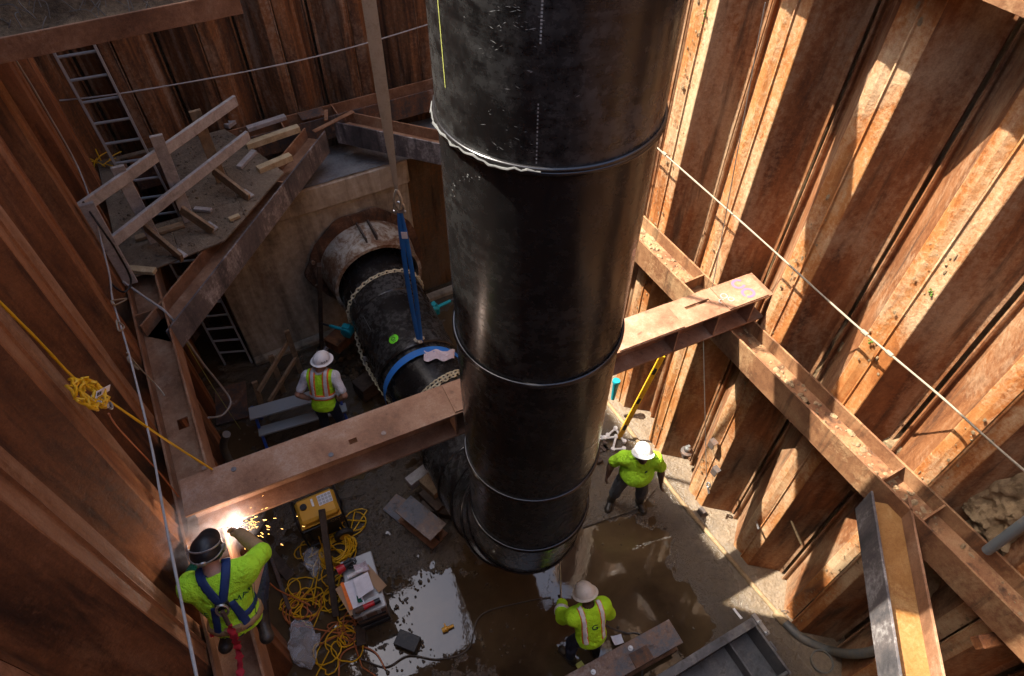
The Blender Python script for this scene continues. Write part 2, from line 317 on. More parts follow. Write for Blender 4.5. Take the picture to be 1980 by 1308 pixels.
# ------------------------------------------------------------------ mesh building helpers
def V3(a): return np.array(a, float)
def unit(a): a = np.array(a, float); return a/np.linalg.norm(a)
class MB:
    def __init__(self): self.v = []; self.f = []
    def add(self, vs, fs):
        b = len(self.v); self.v += [tuple(map(float, p)) for p in vs]; self.f += [tuple(b+i for i in q) for q in fs]; return self
    def obox(self, o, ax, lo, hi):
        o = V3(o); ax = [V3(a) for a in ax]; vs = []
        for i in (0, 1):
            for j in (0, 1):
                for k in (0, 1):
                    vs.append(o+ax[0]*(hi if i else lo)[0]+ax[1]*(hi if j else lo)[1]+ax[2]*(hi if k else lo)[2])
        fs = [(0,1,3,2), (4,6,7,5), (0,4,5,1), (2,3,7,6), (0,2,6,4), (1,5,7,3)]
        if np.dot(np.cross(ax[0], ax[1]), ax[2]) < 0: fs = [tuple(reversed(q)) for q in fs]
        return self.add(vs, fs)
    def box(self, lo, hi): return self.obox((0, 0, 0), np.eye(3), lo, hi)
    def bar(self, p0, p1, w, h, up=(0, 0, 1)):
        p0 = V3(p0); p1 = V3(p1); a = unit(p1-p0); s = np.cross(V3(up), a)
        if np.linalg.norm(s) < 1e-4: s = np.cross((1, 0, 0), a)
        s = unit(s); u = np.cross(a, s); L = np.linalg.norm(p1-p0)
        return self.obox(p0, (a, s, u), (0, -w/2, -h/2), (L, w/2, h/2))
    def tube(self, pts, r, n=8, closed=False, caps=True):
        P = [V3(p) for p in pts]; R = r if hasattr(r, '__len__') else [r]*len(P); m_ = len(P); vs = []; prev = None
        for i, p in enumerate(P):
            if closed: t = P[(i+1) % m_]-P[i-1]
            else: t = P[min(i+1, m_-1)]-P[max(i-1, 0)]
            L = np.linalg.norm(t); t = t/L if L > 1e-9 else np.array((0, 0, 1.))
            if prev is None:
                s = np.cross(t, (0, 0, 1)) if abs(t[2]) < .9 else np.cross(t, (1, 0, 0))
            else: s = prev-t*np.dot(prev, t)
            s = unit(s); prev = s; u = np.cross(t, s)
            for k in range(n):
                a = 2*math.pi*k/n; vs.append(p+R[i]*(math.cos(a)*s+math.sin(a)*u))
        fs = []
        for i in range(m_ if closed else m_-1):
            j = (i+1) % m_
            for k in range(n): fs.append((i*n+k, i*n+(k+1) % n, j*n+(k+1) % n, j*n+k))
        if caps and not closed: fs += [tuple(range(n-1, -1, -1)), tuple((m_-1)*n+k for k in range(n))]
        return self.add(vs, fs)
    def lathe(self, o, axis, prof, n=48, ref=None, a0=0, a1=2*math.pi):
        o = V3(o); ax = unit(axis); s = np.cross(ax, (0, 0, 1)) if ref is None else V3(ref)
        if np.linalg.norm(s) < 1e-4: s = np.array((1., 0, 0))
        s = unit(s-ax*np.dot(s, ax)); u = np.cross(ax, s); full = abs(a1-a0-2*math.pi) < 1e-6; m_ = n if full else n+1; vs = []
        for (z, r) in prof:
            for k in range(m_):
                a = a0+(a1-a0)*k/n; vs.append(o+ax*z+r*(math.cos(a)*s+math.sin(a)*u))
        fs = []
        for i in range(len(prof)-1):
            for k in range(n if full else n):
                k2 = (k+1) % m_ if full else k+1
                fs.append((i*m_+k, i*m_+k2, (i+1)*m_+k2, (i+1)*m_+k))
        return self.add(vs, fs)
    def disc(self, o, nrm, r, h=.01, n=20):
        return self.lathe(o, nrm, [(-.0, 0.0001), (0, r), (h, r), (h, .0001)], n)
    def ball(self, c, r, n=10, rz=None, jit=0, rnd=None):
        c = V3(c); r3 = V3(r) if hasattr(r, '__len__') else np.array((r, r, r)); vs = []; m_ = max(4, n//2+1)
        for i in range(m_+1):
            th = math.pi*i/m_
            for k in range(n):
                ph = 2*math.pi*k/n; q = np.array((math.sin(th)*math.cos(ph), math.sin(th)*math.sin(ph), math.cos(th)))
                j = 1+(rnd.uniform(-jit, jit) if rnd and 0 < i < m_ else 0); vs.append(c+q*r3*j)
        fs = [(i*n+k, (i+1)*n+k, (i+1)*n+(k+1) % n, i*n+(k+1) % n) for i in range(m_) for k in range(n)]
        return self.add(vs, fs)
    def sheet(self, P, th=.004):
        P = np.array(P, float); a, b = P.shape[:2]; dn = np.array((0, 0, -th)); vs = list(P.reshape(-1, 3))+list((P+dn).reshape(-1, 3)); o = a*b; fs = []
        for i in range(a-1):
            for j in range(b-1):
                q = (i*b+j, (i+1)*b+j, (i+1)*b+j+1, i*b+j+1); fs.append(q); fs.append(tuple(o+x for x in reversed(q)))
        for i in range(a-1):
            for j in (0, b-1):
                q = (i*b+j, (i+1)*b+j); fs.append((q[0], q[1], o+q[1], o+q[0]) if j else (q[1], q[0], o+q[0], o+q[1]))
        for j in range(b-1):
            for i in (0, a-1):
                q = (i*b+j, i*b+j+1); fs.append((q[0], q[1], o+q[1], o+q[0]) if i == 0 else (q[1], q[0], o+q[0], o+q[1]))
        return self.add(vs, fs)

ORG = {}
def props(o, label=None, cat=None, group=None, kind=None):
    for k, v in (('label', label), ('category', cat), ('group', group), ('kind', kind)):
        if v: o[k] = v
    return o
def thing(name, label, cat, loc=(0, 0, 0), group=None):
    o = bpy.data.objects.new(name, None); COL.objects.link(o); o.location = loc; o.empty_display_size = .1
    ORG[o.name] = V3(loc); return props(o, label, cat, group)
def mesh(name, mb, mat, smooth=30, bevel=0, weld=False):
    me = bpy.data.meshes.new(name); me.from_pydata(mb.v, [], mb.f); me.update()
    if bevel or weld:
        bm = bmesh.new(); bm.from_mesh(me)
        if weld: bmesh.ops.remove_doubles(bm, verts=bm.verts, dist=1e-4)
        if bevel: bmesh.ops.bevel(bm, geom=list(bm.edges), offset=bevel, segments=1, affect='EDGES', clamp_overlap=True)
        bmesh.ops.recalc_face_normals(bm, faces=bm.faces); bm.to_mesh(me); bm.free()
    me.materials.append(M[mat] if isinstance(mat, str) else mat)
    if smooth:
        me.shade_smooth(); me.set_sharp_from_angle(angle=math.radians(smooth))
    return me
def obj(name, mb, mat, parent=None, smooth=30, bevel=0, label=None, cat=None, group=None, kind=None, weld=False):
    org = ORG[parent.name] if parent is not None else None
    if org is None:
        org = np.array(mb.v).mean(0) if len(mb.v) else np.zeros(3)
        if kind == 'structure': org = np.zeros(3)
    mb.v = [tuple(V3(p)-org) for p in mb.v]
    o = bpy.data.objects.new(name, mesh(name, mb, mat, smooth, bevel, weld)); COL.objects.link(o)
    if parent is not None: o.parent = parent
    else: o.location = org
    ORG[o.name] = org
    return props(o, label, cat, group, kind)
def copy_tree(o, loc=None, rot=None, parent=None):
    c = o.copy(); COL.objects.link(c); c.parent = parent
    if loc is not None: c.location = loc
    if rot is not None: c.rotation_euler = rot
    for ch in list(o.children): copy_tree(ch, parent=c)
    return c
def spline(pts, n=8):
    P = [V3(p) for p in pts]; out = []
    for i in range(len(P)-1):
        a = P[max(i-1, 0)]; b = P[i]; c = P[i+1]; d = P[min(i+2, len(P)-1)]
        for k in range(n):
            t = k/n; out.append(.5*((2*b)+(c-a)*t+(2*a-5*b+4*c-d)*t*t+(3*b-a-3*c+d)*t**3))
    out.append(P[-1]); return out
def sag(a, b, s, n=14):
    a = V3(a); b = V3(b); return [a+(b-a)*t-np.array((0, 0, s*4*t*(1-t))) for t in np.linspace(0, 1, n)]
# ------------------------------------------------------------------ ground, water, earth
def grid_mesh(x0, x1, y0, y1, step):
    xs = np.linspace(x0, x1, int((x1-x0)/step)+1); ys = np.linspace(y0, y1, int((y1-y0)/step)+1)
    X, Y = np.meshgrid(xs, ys, indexing='ij'); a, b = X.shape
    idx = np.arange(a*b).reshape(a, b)
    F = np.stack([idx[:-1, :-1], idx[1:, :-1], idx[1:, 1:], idx[:-1, 1:]], -1).reshape(-1, 4)
    return X, Y, F
def np_obj(name, V, F, mat, **kw):
    me = bpy.data.meshes.new(name); me.from_pydata(V.tolist(), [], F.tolist()); me.update(); me.materials.append(M[mat]); me.shade_smooth()
    o = bpy.data.objects.new(name, me); COL.objects.link(o); ORG[o.name] = np.zeros(3); return props(o, **kw)
def blob(X, Y, x, y, rx, ry): return np.exp(-(((X-x)/rx)**2+((Y-y)/ry)**2))
X, Y, F = grid_mesh(-1.75, 5.05, -2.7, 9.75, .023)
P = np.stack([X, Y, 0*X], -1)
Z = .034*fbm(P, 1.1, 1, 4)+.012*fbm(P, 7, 3, 4)*(1-.8*blob(X, Y, .72, 2.95, .5, .45))+.006
Z += -.050*blob(X, Y, 2.7, 2.4, 1.0, .9)-.050*blob(X, Y, 1.75, 2.2, .8, .7)-.075*blob(X, Y, .72, 2.95, .34, .30)-.03*blob(X, Y, 3.0, 1.5, .8, .5)
Z += .002*blob(X, Y, .6, 4.1, .9, .8)+(.024*fbm(P, 10, 21, 3)-.005)*np.clip((2.6-X)/1.2, 0, 1)*(1-.9*blob(X, Y, .72, 2.95, .36, .32))-.02*blob(X, Y, .35, 3.0, .45, .6)+.03*blob(X, Y, 0, 1.6, .7, .6)+.03*blob(X, Y, 4.2, 1.4, .35, .8)
Z += np.clip((X-4.1)/.3, 0, 1)*.03+np.clip((X-4.45)/.1, 0, 1)*.03
Z += -.03*blob(X, Y, 3.3, 7.2, 1.2, 1.0)+.03*blob(X, Y, .2, 7, .9, 1)
np_obj('muddy_ground', np.stack([X, Y, Z], -1).reshape(-1, 3), F, 'mud', kind='structure')
X, Y, F = grid_mesh(-1.72, 5.0, -2.65, 9.7, .35)
np_obj('muddy_water', np.stack([X, Y, 0*X], -1).reshape(-1, 3), F, 'water', kind='structure')
def earth_wall(o, du, dv, nrm, nu, nv, seed, amp=.05):
    U, Vv = np.meshgrid(np.linspace(0, 1, nu), np.linspace(0, 1, nv), indexing='ij')
    Pt = V3(o)+U[..., None]*V3(du)+Vv[..., None]*V3(dv); Pt = Pt+fbm(Pt, 1.7, seed, 4)[..., None]*amp*V3(nrm)
    idx = np.arange(nu*nv).reshape(nu, nv); Fq = np.stack([idx[:-1, :-1], idx[1:, :-1], idx[1:, 1:], idx[:-1, 1:]], -1).reshape(-1, 4)
    return Pt.reshape(-1, 3), Fq
for nm, a in (('earth_behind_right_wall', ((5.05, -3, -.3), (0, 13, 0), (0, 0, 11), (-1, 0, 0), 60, 50, 3)),
              ('earth_behind_left_wall', ((-1.82, -3, -.3), (0, 13, 0), (0, 0, 10.6), (1, 0, 0), 50, 40, 5)),
              ('earth_behind_back_wall', ((-2, 9.85, -.3), (7.2, 0, 0), (0, 0, 9), (0, -1, 0), 40, 40, 7))):
    V_, F_ = earth_wall(*a); np_obj(nm, V_, F_, 'soil_tan' if 'right' in nm else 'soil_dark', kind='structure')
# the land round the pit, one ring outside its rim
gm = MB()
R0 = (-1.85, 5.1, -3.2, 9.9); BIG = 120; zt = 10.3
for lo, hi in (((-BIG, -BIG), (R0[0], BIG)), ((R0[1], -BIG), (BIG, BIG)), ((R0[0], -BIG), (R0[1], R0[2])), ((R0[0], R0[3]), (R0[1], BIG))):
    gm.add([(lo[0], lo[1], zt), (hi[0], lo[1], zt), (hi[0], hi[1], zt), (lo[0], hi[1], zt)], [(0, 1, 2, 3)])
obj('ground_around_pit', gm, 'soil_tan', kind='structure', smooth=0)

# ------------------------------------------------------------------ sheet pile walls: every Z-shaped pile is a part
def pile_mesh(per, dep, H, mat, seed, nz=44, half=0):
    """half 0: from the middle of a front flange to the middle of a recess; half 1: mirror image. u along wall, d into earth"""
    q = per/2; fl = per*.152; wb = per*.268
    prof = [(0.006, 0), (fl*.5, 0), (fl-.004, .001), (fl+.004, .006), (fl+wb*.33, dep*.33), (fl+wb*.66, dep*.66), (fl+wb-.002, dep-.004), (fl+wb+.006, dep), (q-.050, dep)]
    prof += [(q-.045, dep-.034), (q-.03, dep-.045), (q-.014, dep-.034), (q-.010, dep)] if not half else [(q-.034, dep)]
    back = [(u, d+.018) for u, d in reversed(prof)]
    # small hook at the front interlock
    hook = [(0.010, .018), (0.010, -.012), (.024, -.016), (.034, 0)] if half else [(0.006, .018)]
    loop = hook+prof[2 if half else 1:]+back[:-1]
    n = len(loop); zs = np.linspace(-.4, H, nz); vs = []
    for k, z in enumerate(zs):
        for (u, d) in loop: vs.append((u, d, z))
    vs = np.array(vs); sh = np.stack([vs[:, 0]*1.0, vs[:, 1]*0+seed*3.1, vs[:, 2]], -1)
    vs[:, 1] += .022*vnoise(sh*np.array((2.2, 1, .8)), 1.0, seed)+.006*vnoise(sh*np.array((14, 1, 6)), 1.0, seed+3)
    vs[:, 0] += .010*vnoise(sh*np.array((0, 1, .5)), 1.0, seed+9)
    if half: vs[:, 0] *= -1
    mb = MB(); fs = []
    for k in range(nz-1):
        for i in range(n):
            j = (i+1) % n; q4 = (k*n+i, k*n+j, (k+1)*n+j, (k+1)*n+i); fs.append(q4 if not half else q4[::-1])
    fs.append(tuple(range(n))[::-1] if not half else tuple(range(n))); t = tuple((nz-1)*n+i for i in range(n)); fs.append(t if not half else t[::-1])
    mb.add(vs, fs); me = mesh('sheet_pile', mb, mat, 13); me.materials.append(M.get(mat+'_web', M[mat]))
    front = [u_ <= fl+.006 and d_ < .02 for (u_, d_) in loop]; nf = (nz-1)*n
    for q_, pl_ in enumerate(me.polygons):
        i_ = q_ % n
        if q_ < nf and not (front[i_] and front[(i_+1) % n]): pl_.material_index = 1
    bm = bmesh.new(); bm.from_mesh(me); bmesh.ops.recalc_face_normals(bm, faces=bm.faces); bm.to_mesh(me); bm.free(); return me
def pile_wall(name, label, origin, udir, ddir, per, dep, H, us, mat, seed):
    t = thing(name, label, 'sheet pile wall', origin)
    ms = [[pile_mesh(per, dep, H, mat, seed+k*2+h, half=h) for k in range(3)] for h in (0, 1)]
    U = Vector(udir); D = Vector(ddir)
    R = Matrix((U, D, Vector((0, 0, 1)))).transposed().to_4x4()
    for c in us:
        for h in (0, 1):
            o = bpy.data.objects.new('sheet_pile', ms[h][RND.randrange(3)]); COL.objects.link(o); o.parent = t
            o.matrix_local = Matrix.Translation(U*c)@R
            o.location.z = RND.uniform(-.05, .05); o.location += D*RND.uniform(-.012, .012)
    return t
PR = 1.0
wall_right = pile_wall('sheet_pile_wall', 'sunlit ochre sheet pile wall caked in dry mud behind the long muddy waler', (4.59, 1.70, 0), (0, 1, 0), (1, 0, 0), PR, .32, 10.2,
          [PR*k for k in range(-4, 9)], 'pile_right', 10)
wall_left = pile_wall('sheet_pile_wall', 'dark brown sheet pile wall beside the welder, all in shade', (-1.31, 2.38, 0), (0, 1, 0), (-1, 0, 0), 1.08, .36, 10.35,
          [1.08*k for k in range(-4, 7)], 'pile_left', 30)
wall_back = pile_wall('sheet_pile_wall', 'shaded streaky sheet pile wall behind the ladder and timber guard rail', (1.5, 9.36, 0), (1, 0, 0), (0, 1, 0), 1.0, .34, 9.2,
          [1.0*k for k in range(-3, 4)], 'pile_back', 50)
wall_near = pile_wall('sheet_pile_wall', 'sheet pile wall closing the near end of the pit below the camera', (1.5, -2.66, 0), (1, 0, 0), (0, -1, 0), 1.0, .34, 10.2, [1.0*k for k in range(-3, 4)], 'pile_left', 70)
V_, F_ = earth_wall((-2, -3.15, -.3), (7.2, 0, 0), (0, 0, 10.6), (0, 1, 0), 40, 40, 9); np_obj('earth_behind_near_wall', V_, F_, 'soil_dark', kind='structure')
# mud caked on the sunlit wall, and clods on its ledges
def clods(name, pts, parent, mat, r0, r1, flat=(1, 1, 1), n=7):
    mb = MB()
    for p in pts:
        r = RND.uniform(r0, r1); mb.ball(p, (r*flat[0]*RND.uniform(.6, 1.4), r*flat[1]*RND.uniform(.6, 1.6), r*flat[2]*RND.uniform(.6, 1.8)), n, jit=.3, rnd=RND)
    return obj(name, mb, mat, parent, 60, kind='stuff')
pts = []
for k in range(700):
    c = RND.choice([1.70+PR*j for j in range(-2, 5)]); z = RND.uniform(.3, 7.2); u = RND.gauss(0, .09)
    if abs(u) > .15: u = RND.choice((-1, 1))*RND.uniform(.01, .03)
    if vnoise(np.array((c, 0, z)), .9, 4) < -.02: continue
    pts.append((4.583, c+u, z))
clods('dried_mud', pts, wall_right, 'soil_tan', .004, .013, (.35, 1, 1.6), 6)
mb = MB()
for y_, z_ in ((4.66, 6.3), (1.60, 5.4), (1.78, 4.6)):
    for k in range(5): mb.ball((4.575, y_+RND.gauss(0, .015), z_+RND.gauss(0, .03)), (.006, .008, .011), 6, jit=.4, rnd=RND)
obj('moss_tufts', mb, 'moss', wall_right, 60, kind='stuff')
def mud_pack(y0, z0, ry, rz, seed, thick=.16):
    nu, nv = 50, 90; U, Vv = np.meshgrid(np.linspace(-1, 1, nu), np.linspace(-1, 1, nv), indexing='ij'); Pt = np.stack([0*U+4.9, y0+U*ry, z0+Vv*rz], -1)
    env = np.clip(1-(U**2)*.3-Vv**4, 0, 1); r = 1-2*np.abs(fbm(Pt*np.array((1, 1, .8)), 3.0, seed, 5)); Pt[..., 0] = 4.99-thick*env*(.45+.75*r)-.02*fbm(Pt, 16, seed+2, 3)
    idx = np.arange(nu*nv).reshape(nu, nv); Fq = np.stack([idx[:-1, :-1], idx[:-1, 1:], idx[1:, 1:], idx[1:, :-1]], -1).reshape(-1, 4)
    o = obj('mud_pack', MB().add(Pt.reshape(-1, 3), Fq), 'soil_tan', wall_right, 0, kind='stuff'); o.data.shade_smooth(); o.data.set_sharp_from_angle(angle=.7)
for a_ in ((2.2, 3.5, .34, .7, 1, .08), (.2, 3.6, .36, .9, 2, .26), (1.2, 3.0, .34, .6, 3, .14), (-.8, 4.0, .36, 1.2, 4, .26), (.2, 2.0, .36, .7, 6, .20)): mud_pack(*a_)

# ------------------------------------------------------------------ steel beams
def plate_holes(mb, o, ax, L, w0, w1, t0, t1, holes):
    """plate from 0..L on ax[0], w0..w1 on ax[1], t0..t1 on ax[2]; holes = (s, c, ls, lw) cut right through"""
    s = 0
    for (hs, hc, ls, lw) in sorted(holes):
        mb.obox(o, ax, (s, w0, t0), (hs-ls/2, w1, t1))
        mb.obox(o, ax, (hs-ls/2, w0, t0), (hs+ls/2, hc-lw/2, t1)); mb.obox(o, ax, (hs-ls/2, hc+lw/2, t0), (hs+ls/2, w1, t1)); s = hs+ls/2
    mb.obox(o, ax, (s, w0, t0), (L, w1, t1))
def hbeam(parent, p0, p1, fdir, depth, width, mats, tf=.022, tw=.016, web_holes=(), top_holes=(), stiff=(), fl_labels=(None, None), nudge=0.0):
    """fdir: direction from web to the 'first' flange; mats (flange0, flange1, web)"""
    p0 = V3(p0); p1 = V3(p1); a = unit(p1-p0); L = np.linalg.norm(p1-p0); f = V3(fdir); f = unit(f-a*np.dot(f, a)); wd = np.cross(f, a)
    ax = (a, wd, f); out = []
    for sgn, mt, hl, lb in ((1, mats[0], top_holes, fl_labels[0]), (-1, mats[1], (), fl_labels[1])):
        mb = MB(); z0, z1 = (depth/2-tf, depth/2) if sgn > 0 else (-depth/2, -depth/2+tf)
        plate_holes(mb, p0, ax, L, -width/2, width/2, z0, z1, hl); out.append(obj('flange', mb, mt, parent, 0, bevel=.003 if not hl else 0, label=lb))
    mb = MB(); plate_holes(mb, p0, (a, f, wd), L, -depth/2+tf+.001, depth/2-tf-.001, -tw/2, tw/2, web_holes); out.append(obj('web', mb, mats[2], parent, 0))
    for s in stiff:
        mb = MB()
        for sd in (-1, 1):
            lo, hi = sorted((sd*(tw/2+.001), sd*(width/2-.006))); mb.obox(p0, ax, (s-.009, lo, -depth/2+tf+.001), (s+.009, hi, depth/2-tf-.001))
        out.append(obj('stiffener_plate', mb, mats[2], parent, 0))
    return out
ZW, WW = 3.595, .35
# long sunlit waler on the right wall (web flat, flanges upright)
t = thing('waler_beam', 'long muddy tan waler beam running along the sunlit sheet piles', 'steel beam', (4.415, -2.6, ZW), 'waler beams round the pit')
del t['group']
hbeam(t, (4.415, -2.6, ZW), (4.415, 9.0, ZW), (-1, 0, 0), .33, WW, ('steel_tan', 'steel_tan', 'steel_tan'), stiff=(2.6+.93, 2.6+.50, 2.6+3.75), web_holes=((2.6+AT(1555, 775, 3.6).y, 0, .12, .07),))
pts = [(4.415+RND.uniform(-.12, .13), RND.uniform(-.6, 5.0), ZW+.012) for k in range(260)]
clods('dried_mud', pts, t, 'soil_tan', .008, .03, (1, 1, .4))
waler_right = t
# left waler, in shade
t = thing('waler_beam', 'dark brown waler beam along the shaded wall where the welder sits', 'steel beam', (-1.13, -2.6, ZW))
hbeam(t, (-1.125, -2.6, ZW), (-1.125, 9.2, ZW), (1, 0, 0), .33, WW, ('steel_brown', 'steel_brown', 'steel_brown'), stiff=(2.6+AT(290, 625, ZW).y,), web_holes=((2.6+AT(365, 815, 3.6).y, 0.02, .13, .10),))
# back waler
t = thing('waler_beam', 'back waler beam against the streaky wall behind the sling', 'steel beam', (1.6, 9.15, ZW))
hbeam(t, (-.93, 9.15, ZW), (4.2, 9.15, ZW), (0, -1, 0), .33, WW, ('steel_dark', 'steel_brown', 'steel_brown'), stiff=(2.1, 2.9))
ob = MB().obox((1.45, 9.05, 3.775), np.eye(3), (0, 0, 0), (.36, .22, .012)); obj('gusset_plate', ob, 'steel_dark', t, 0)
def brace_from_edge(name, label, A, B, side, ext0, ext1, mats, **kw):
    a = unit(V3(B)-V3(A)); p = np.cross((0, 0, 1), a)*side; A = V3(A)-a*ext0; B = V3(B)+a*ext1
    c0 = A-p*.165; c1 = B-p*.165; c0[2] = c1[2] = ZW
    t = thing(name, label, 'steel beam', c0); hbeam(t, c0, c1, p, .33, WW, mats, **kw); return t, c0, c1
node = AT(628, 243, 3.77)
tL, a0, a1 = brace_from_edge('corner_brace', 'diagonal corner brace with scaled dark face in front of the timber guard rail', AT(345, 613, 3.77), AT(622, 262, 3.77), -1, .22, .12, ('steel_face', 'steel_brown', 'steel_brown'), stiff=(2.7,))
tR, b0, b1 = brace_from_edge('corner_brace', 'diagonal corner brace passing behind the upright black pipe, white drips on it', AT(668, 241, 3.77), AT(855, 280, 3.77), -1, .20, 1.55, ('steel_face', 'steel_brown', 'steel_brown'))
mb = MB(); n3 = V3(AT(640, 236, 3.79)); mb.bar(n3+V3((-.30, -.13, 0)), n3+V3((.38, .12, 0)), .07, .012); mb.bar(n3+V3((-.06, .02, .03)), n3+V3((.02, .25, .05)), .05, .02); obj('tie_plate', mb, 'steel_brown', tR, 0)
# near right brace
e0 = AT(1683, 945, 3.77); e1 = AT(1740, 1308, 3.77)
tN, c0, c1 = brace_from_edge('corner_brace', 'diagonal brace with dark scaled face at lower right, yellowish wet web', e1, e0, 1, 2.2, -.02, ('steel_face', 'steel_brown', 'steel_ochre'))
# cross strut on top of both walers (web upright)
SL, SR_ = V3((-1.14, 3.43, 3.95)), V3((4.70, 3.09, 3.95))
t = thing('cross_strut', 'rusty brown cross strut spanning the pit behind the black pipe', 'steel beam', SL)
sa = unit(SR_-SL)
def s_of(px, py, z=4.13): return float(np.dot(V3(AT(px, py, z))-SL, sa))
hbeam(t, SL, SR_, (0, 0, 1), .36, .355, ('steel_strut',)*3, stiff=(s_of(880, 800), s_of(1318, 640), s_of(1392, 605), s_of(1462, 580)),
      top_holes=((s_of(686, 862), -.06, .07, .05), (s_of(1352, 592), .04, .30, .035)))
wd = unit(np.cross((0, 0, 1), sa)); up = V3((0, 0, 1))
for x0, x1, w0, w1 in ((s_of(868, 775), s_of(868, 775)+.55, -.165, .165), (s_of(1300, 605)-.75, s_of(1300, 605), -.172, .172), (s_of(1388, 575), s_of(1470, 555), -.170, .170)):
    mb = MB().obox(SL+up*.181, (sa, wd, up), (x0, w0, 0), (x1, w1, .014)); obj('cover_plate', mb, 'steel_strut', t, 0, bevel=.003)
for px, py in ((395, 905), (452, 908), (640, 880), (742, 838)): obj('weld_spot', MB().disc(AT(px, py, 4.131), (0, 0, 1), .022, .006, 10), 'steel_bluegrey', t, 30)
# pink spray ring marks on the strut end
def spray(mb, c, r, a0, a1, w=.016, n=22, z=4.1465, ax=None):
    A_, B_ = (sa, wd); vs = []
    for k in range(n+1):
        a = a0+(a1-a0)*k/n
        for rr in (r-w, r+w): vs.append(V3(c)+A_*math.cos(a)*rr+B_*math.sin(a)*rr*.9)
    vs = [(v[0], v[1], z) for v in vs]; mb.add(vs, [(2*k, 2*k+1, 2*k+3, 2*k+2) for k in range(n)])
mb = MB(); spray(mb, AT(1428, 549, 4.15), .062, .5, 5.6); spray(mb, AT(1447, 566, 4.15), .062, -2.4, 3.6); obj('spray_mark', mb, 'pink', t, 0)
mb = MB(); spray(mb, AT(1400, 572, 4.15), .035, 0, 6.2, .005); spray(mb, AT(1414, 578, 4.15), .03, 0, 6.2, .005); spray(mb, AT(1396, 582, 4.15), .03, .3, 4, .005); obj('chalk_mark', mb, 'mark', t, 0)
strut = t
# upper walers just above the picture and the landing with soil at the top left
t = thing('upper_waler', 'upper waler beam high on the sunlit sheet piles above the picture', 'steel beam', (4.415, -2.6, 7.62))
hbeam(t, (4.415, -2.6, 7.62), (4.415, 4.55, 7.62), (-1, 0, 0), .33, .42, ('steel_tan',)*3)
t = thing('upper_waler', 'upper waler beam on the shaded wall above the picture, under the upper strut', 'steel beam', (-1.13, -2.6, 7.62))
hbeam(t, (-1.125, -2.6, 7.62), (-1.125, 4.55, 7.62), (1, 0, 0), .33, .42, ('steel_brown',)*3)
t = thing('upper_strut', 'upper cross strut resting on the upper walers above the picture', 'steel beam', (-1.14, 3.86, 8.02))
hbeam(t, (-1.14, 3.90, 8.02), (4.58, 3.80, 8.02), (0, 0, 1), .36, .36, ('steel_brown',)*3)
t = thing('upper_waler', 'upper waler beam under the rim of the shaded wall', 'steel beam', (-1.13, -2.6, 10.1))
hbeam(t, (-1.125, -2.6, 10.15), (-1.125, 9.2, 10.15), (1, 0, 0), .33, .42, ('steel_brown',)*3)
t = thing('landing_beam', 'rusty edge beam at top left with tan dirt and dark rooty soil on it', 'landing', (-1.6, 6.1, 6.7))
pa = V3(AT(-40, 88, 6.7)); pb = V3(AT(400, 1, 6.7)); la = unit(pb-pa); lw = np.cross((0, 0, 1), la); pa = pa-la*.45
mb = MB().obox(pa, (la, lw, up), (0, 0, -.16), (2.35, .02, .02)); obj('edge_flange', mb, 'steel_brown', t, 0, bevel=.004)
mb = MB().obox(pa, (la, lw, up), (0, .021, -.09), (2.35, 1.1, -.07)); obj('web', mb, 'steel_brown', t, 0)
U, Vv = np.meshgrid(np.linspace(0, 2.35, 90), np.linspace(.022, 1.1, 50), indexing='ij')
Pt = pa+U[..., None]*la+Vv[..., None]*lw
hh = -.06+.05*np.clip((Vv-.05)/.2, 0, 1)+np.clip((Vv-.24)/.25, 0, 1)*.34+fbm(Pt, 3.5, 8, 5)*.10*np.clip(Vv/.3, .1, 1); Pt[..., 2] = 6.7+hh
idx = np.arange(90*50).reshape(90, 50); Fq = np.stack([idx[:-1, :-1], idx[1:, :-1], idx[1:, 1:], idx[:-1, 1:]], -1).reshape(-1, 4)
mb = MB().add(Pt.reshape(-1, 3), Fq); so_ = obj('soil_bank', mb, 'soil_dark', t, 0, kind='stuff'); so_.data.shade_smooth()
mb = MB()
for k in range(60):
    u_ = RND.uniform(.3, 2.1); p = pa+la*u_+lw*RND.uniform(.2, .4)+up*RND.uniform(.0, .2)
    q = p+la*RND.uniform(-.2, .2)-lw*RND.uniform(.05, .2)-up*RND.uniform(.03, .16); mb.tube(spline([p, (p+q)/2+V3((RND.uniform(-.05, .05), 0, .04)), q], 4), .004, 4)
obj('roots', mb, 'rope_dark', t, 0, kind='stuff')

# ------------------------------------------------------------------ concrete headwall, casing, platform
t = thing('concrete_headwall', 'stained concrete headwall with the black pipe passing through it', 'concrete wall', (1, 8.85, 0))
CX, CZ = 1.80, 1.42
mb = MB(); mb.box((-.50, 8.46, -.2), (2.72, 9.31, 2.66)); obj('wall_block', mb, 'concrete', t, 0, bevel=.02)
mb = MB(); mb.box((-.53, 8.39, 2.664), (2.74, 9.30, 3.10)); obj('top_course', mb, 'concrete', t, 0, bevel=.03)
mb = MB(); mb.box((2.745, 8.62, -.2), (4.9, 9.30, 2.98)); obj('steel_bulkhead', mb, 'bulkhead', t, 0, bevel=.02)
U, Vv = np.meshgrid(np.linspace(1.0, 4.5, 60), np.linspace(8.40, 9.3, 20), indexing='ij'); Pz = np.stack([U, Vv, 3.12+.05*fbm(np.stack([U, Vv, U*0], -1), 4, 2, 4)], -1)
idx = np.arange(60*20).reshape(60, 20); Fq = np.stack([idx[:-1, :-1], idx[1:, :-1], idx[1:, 1:], idx[:-1, 1:]], -1).reshape(-1, 4)
o = obj('gravel_top', MB().add(Pz.reshape(-1, 3), Fq), 'slab_grey', t, 0, kind='stuff'); o.data.shade_smooth()
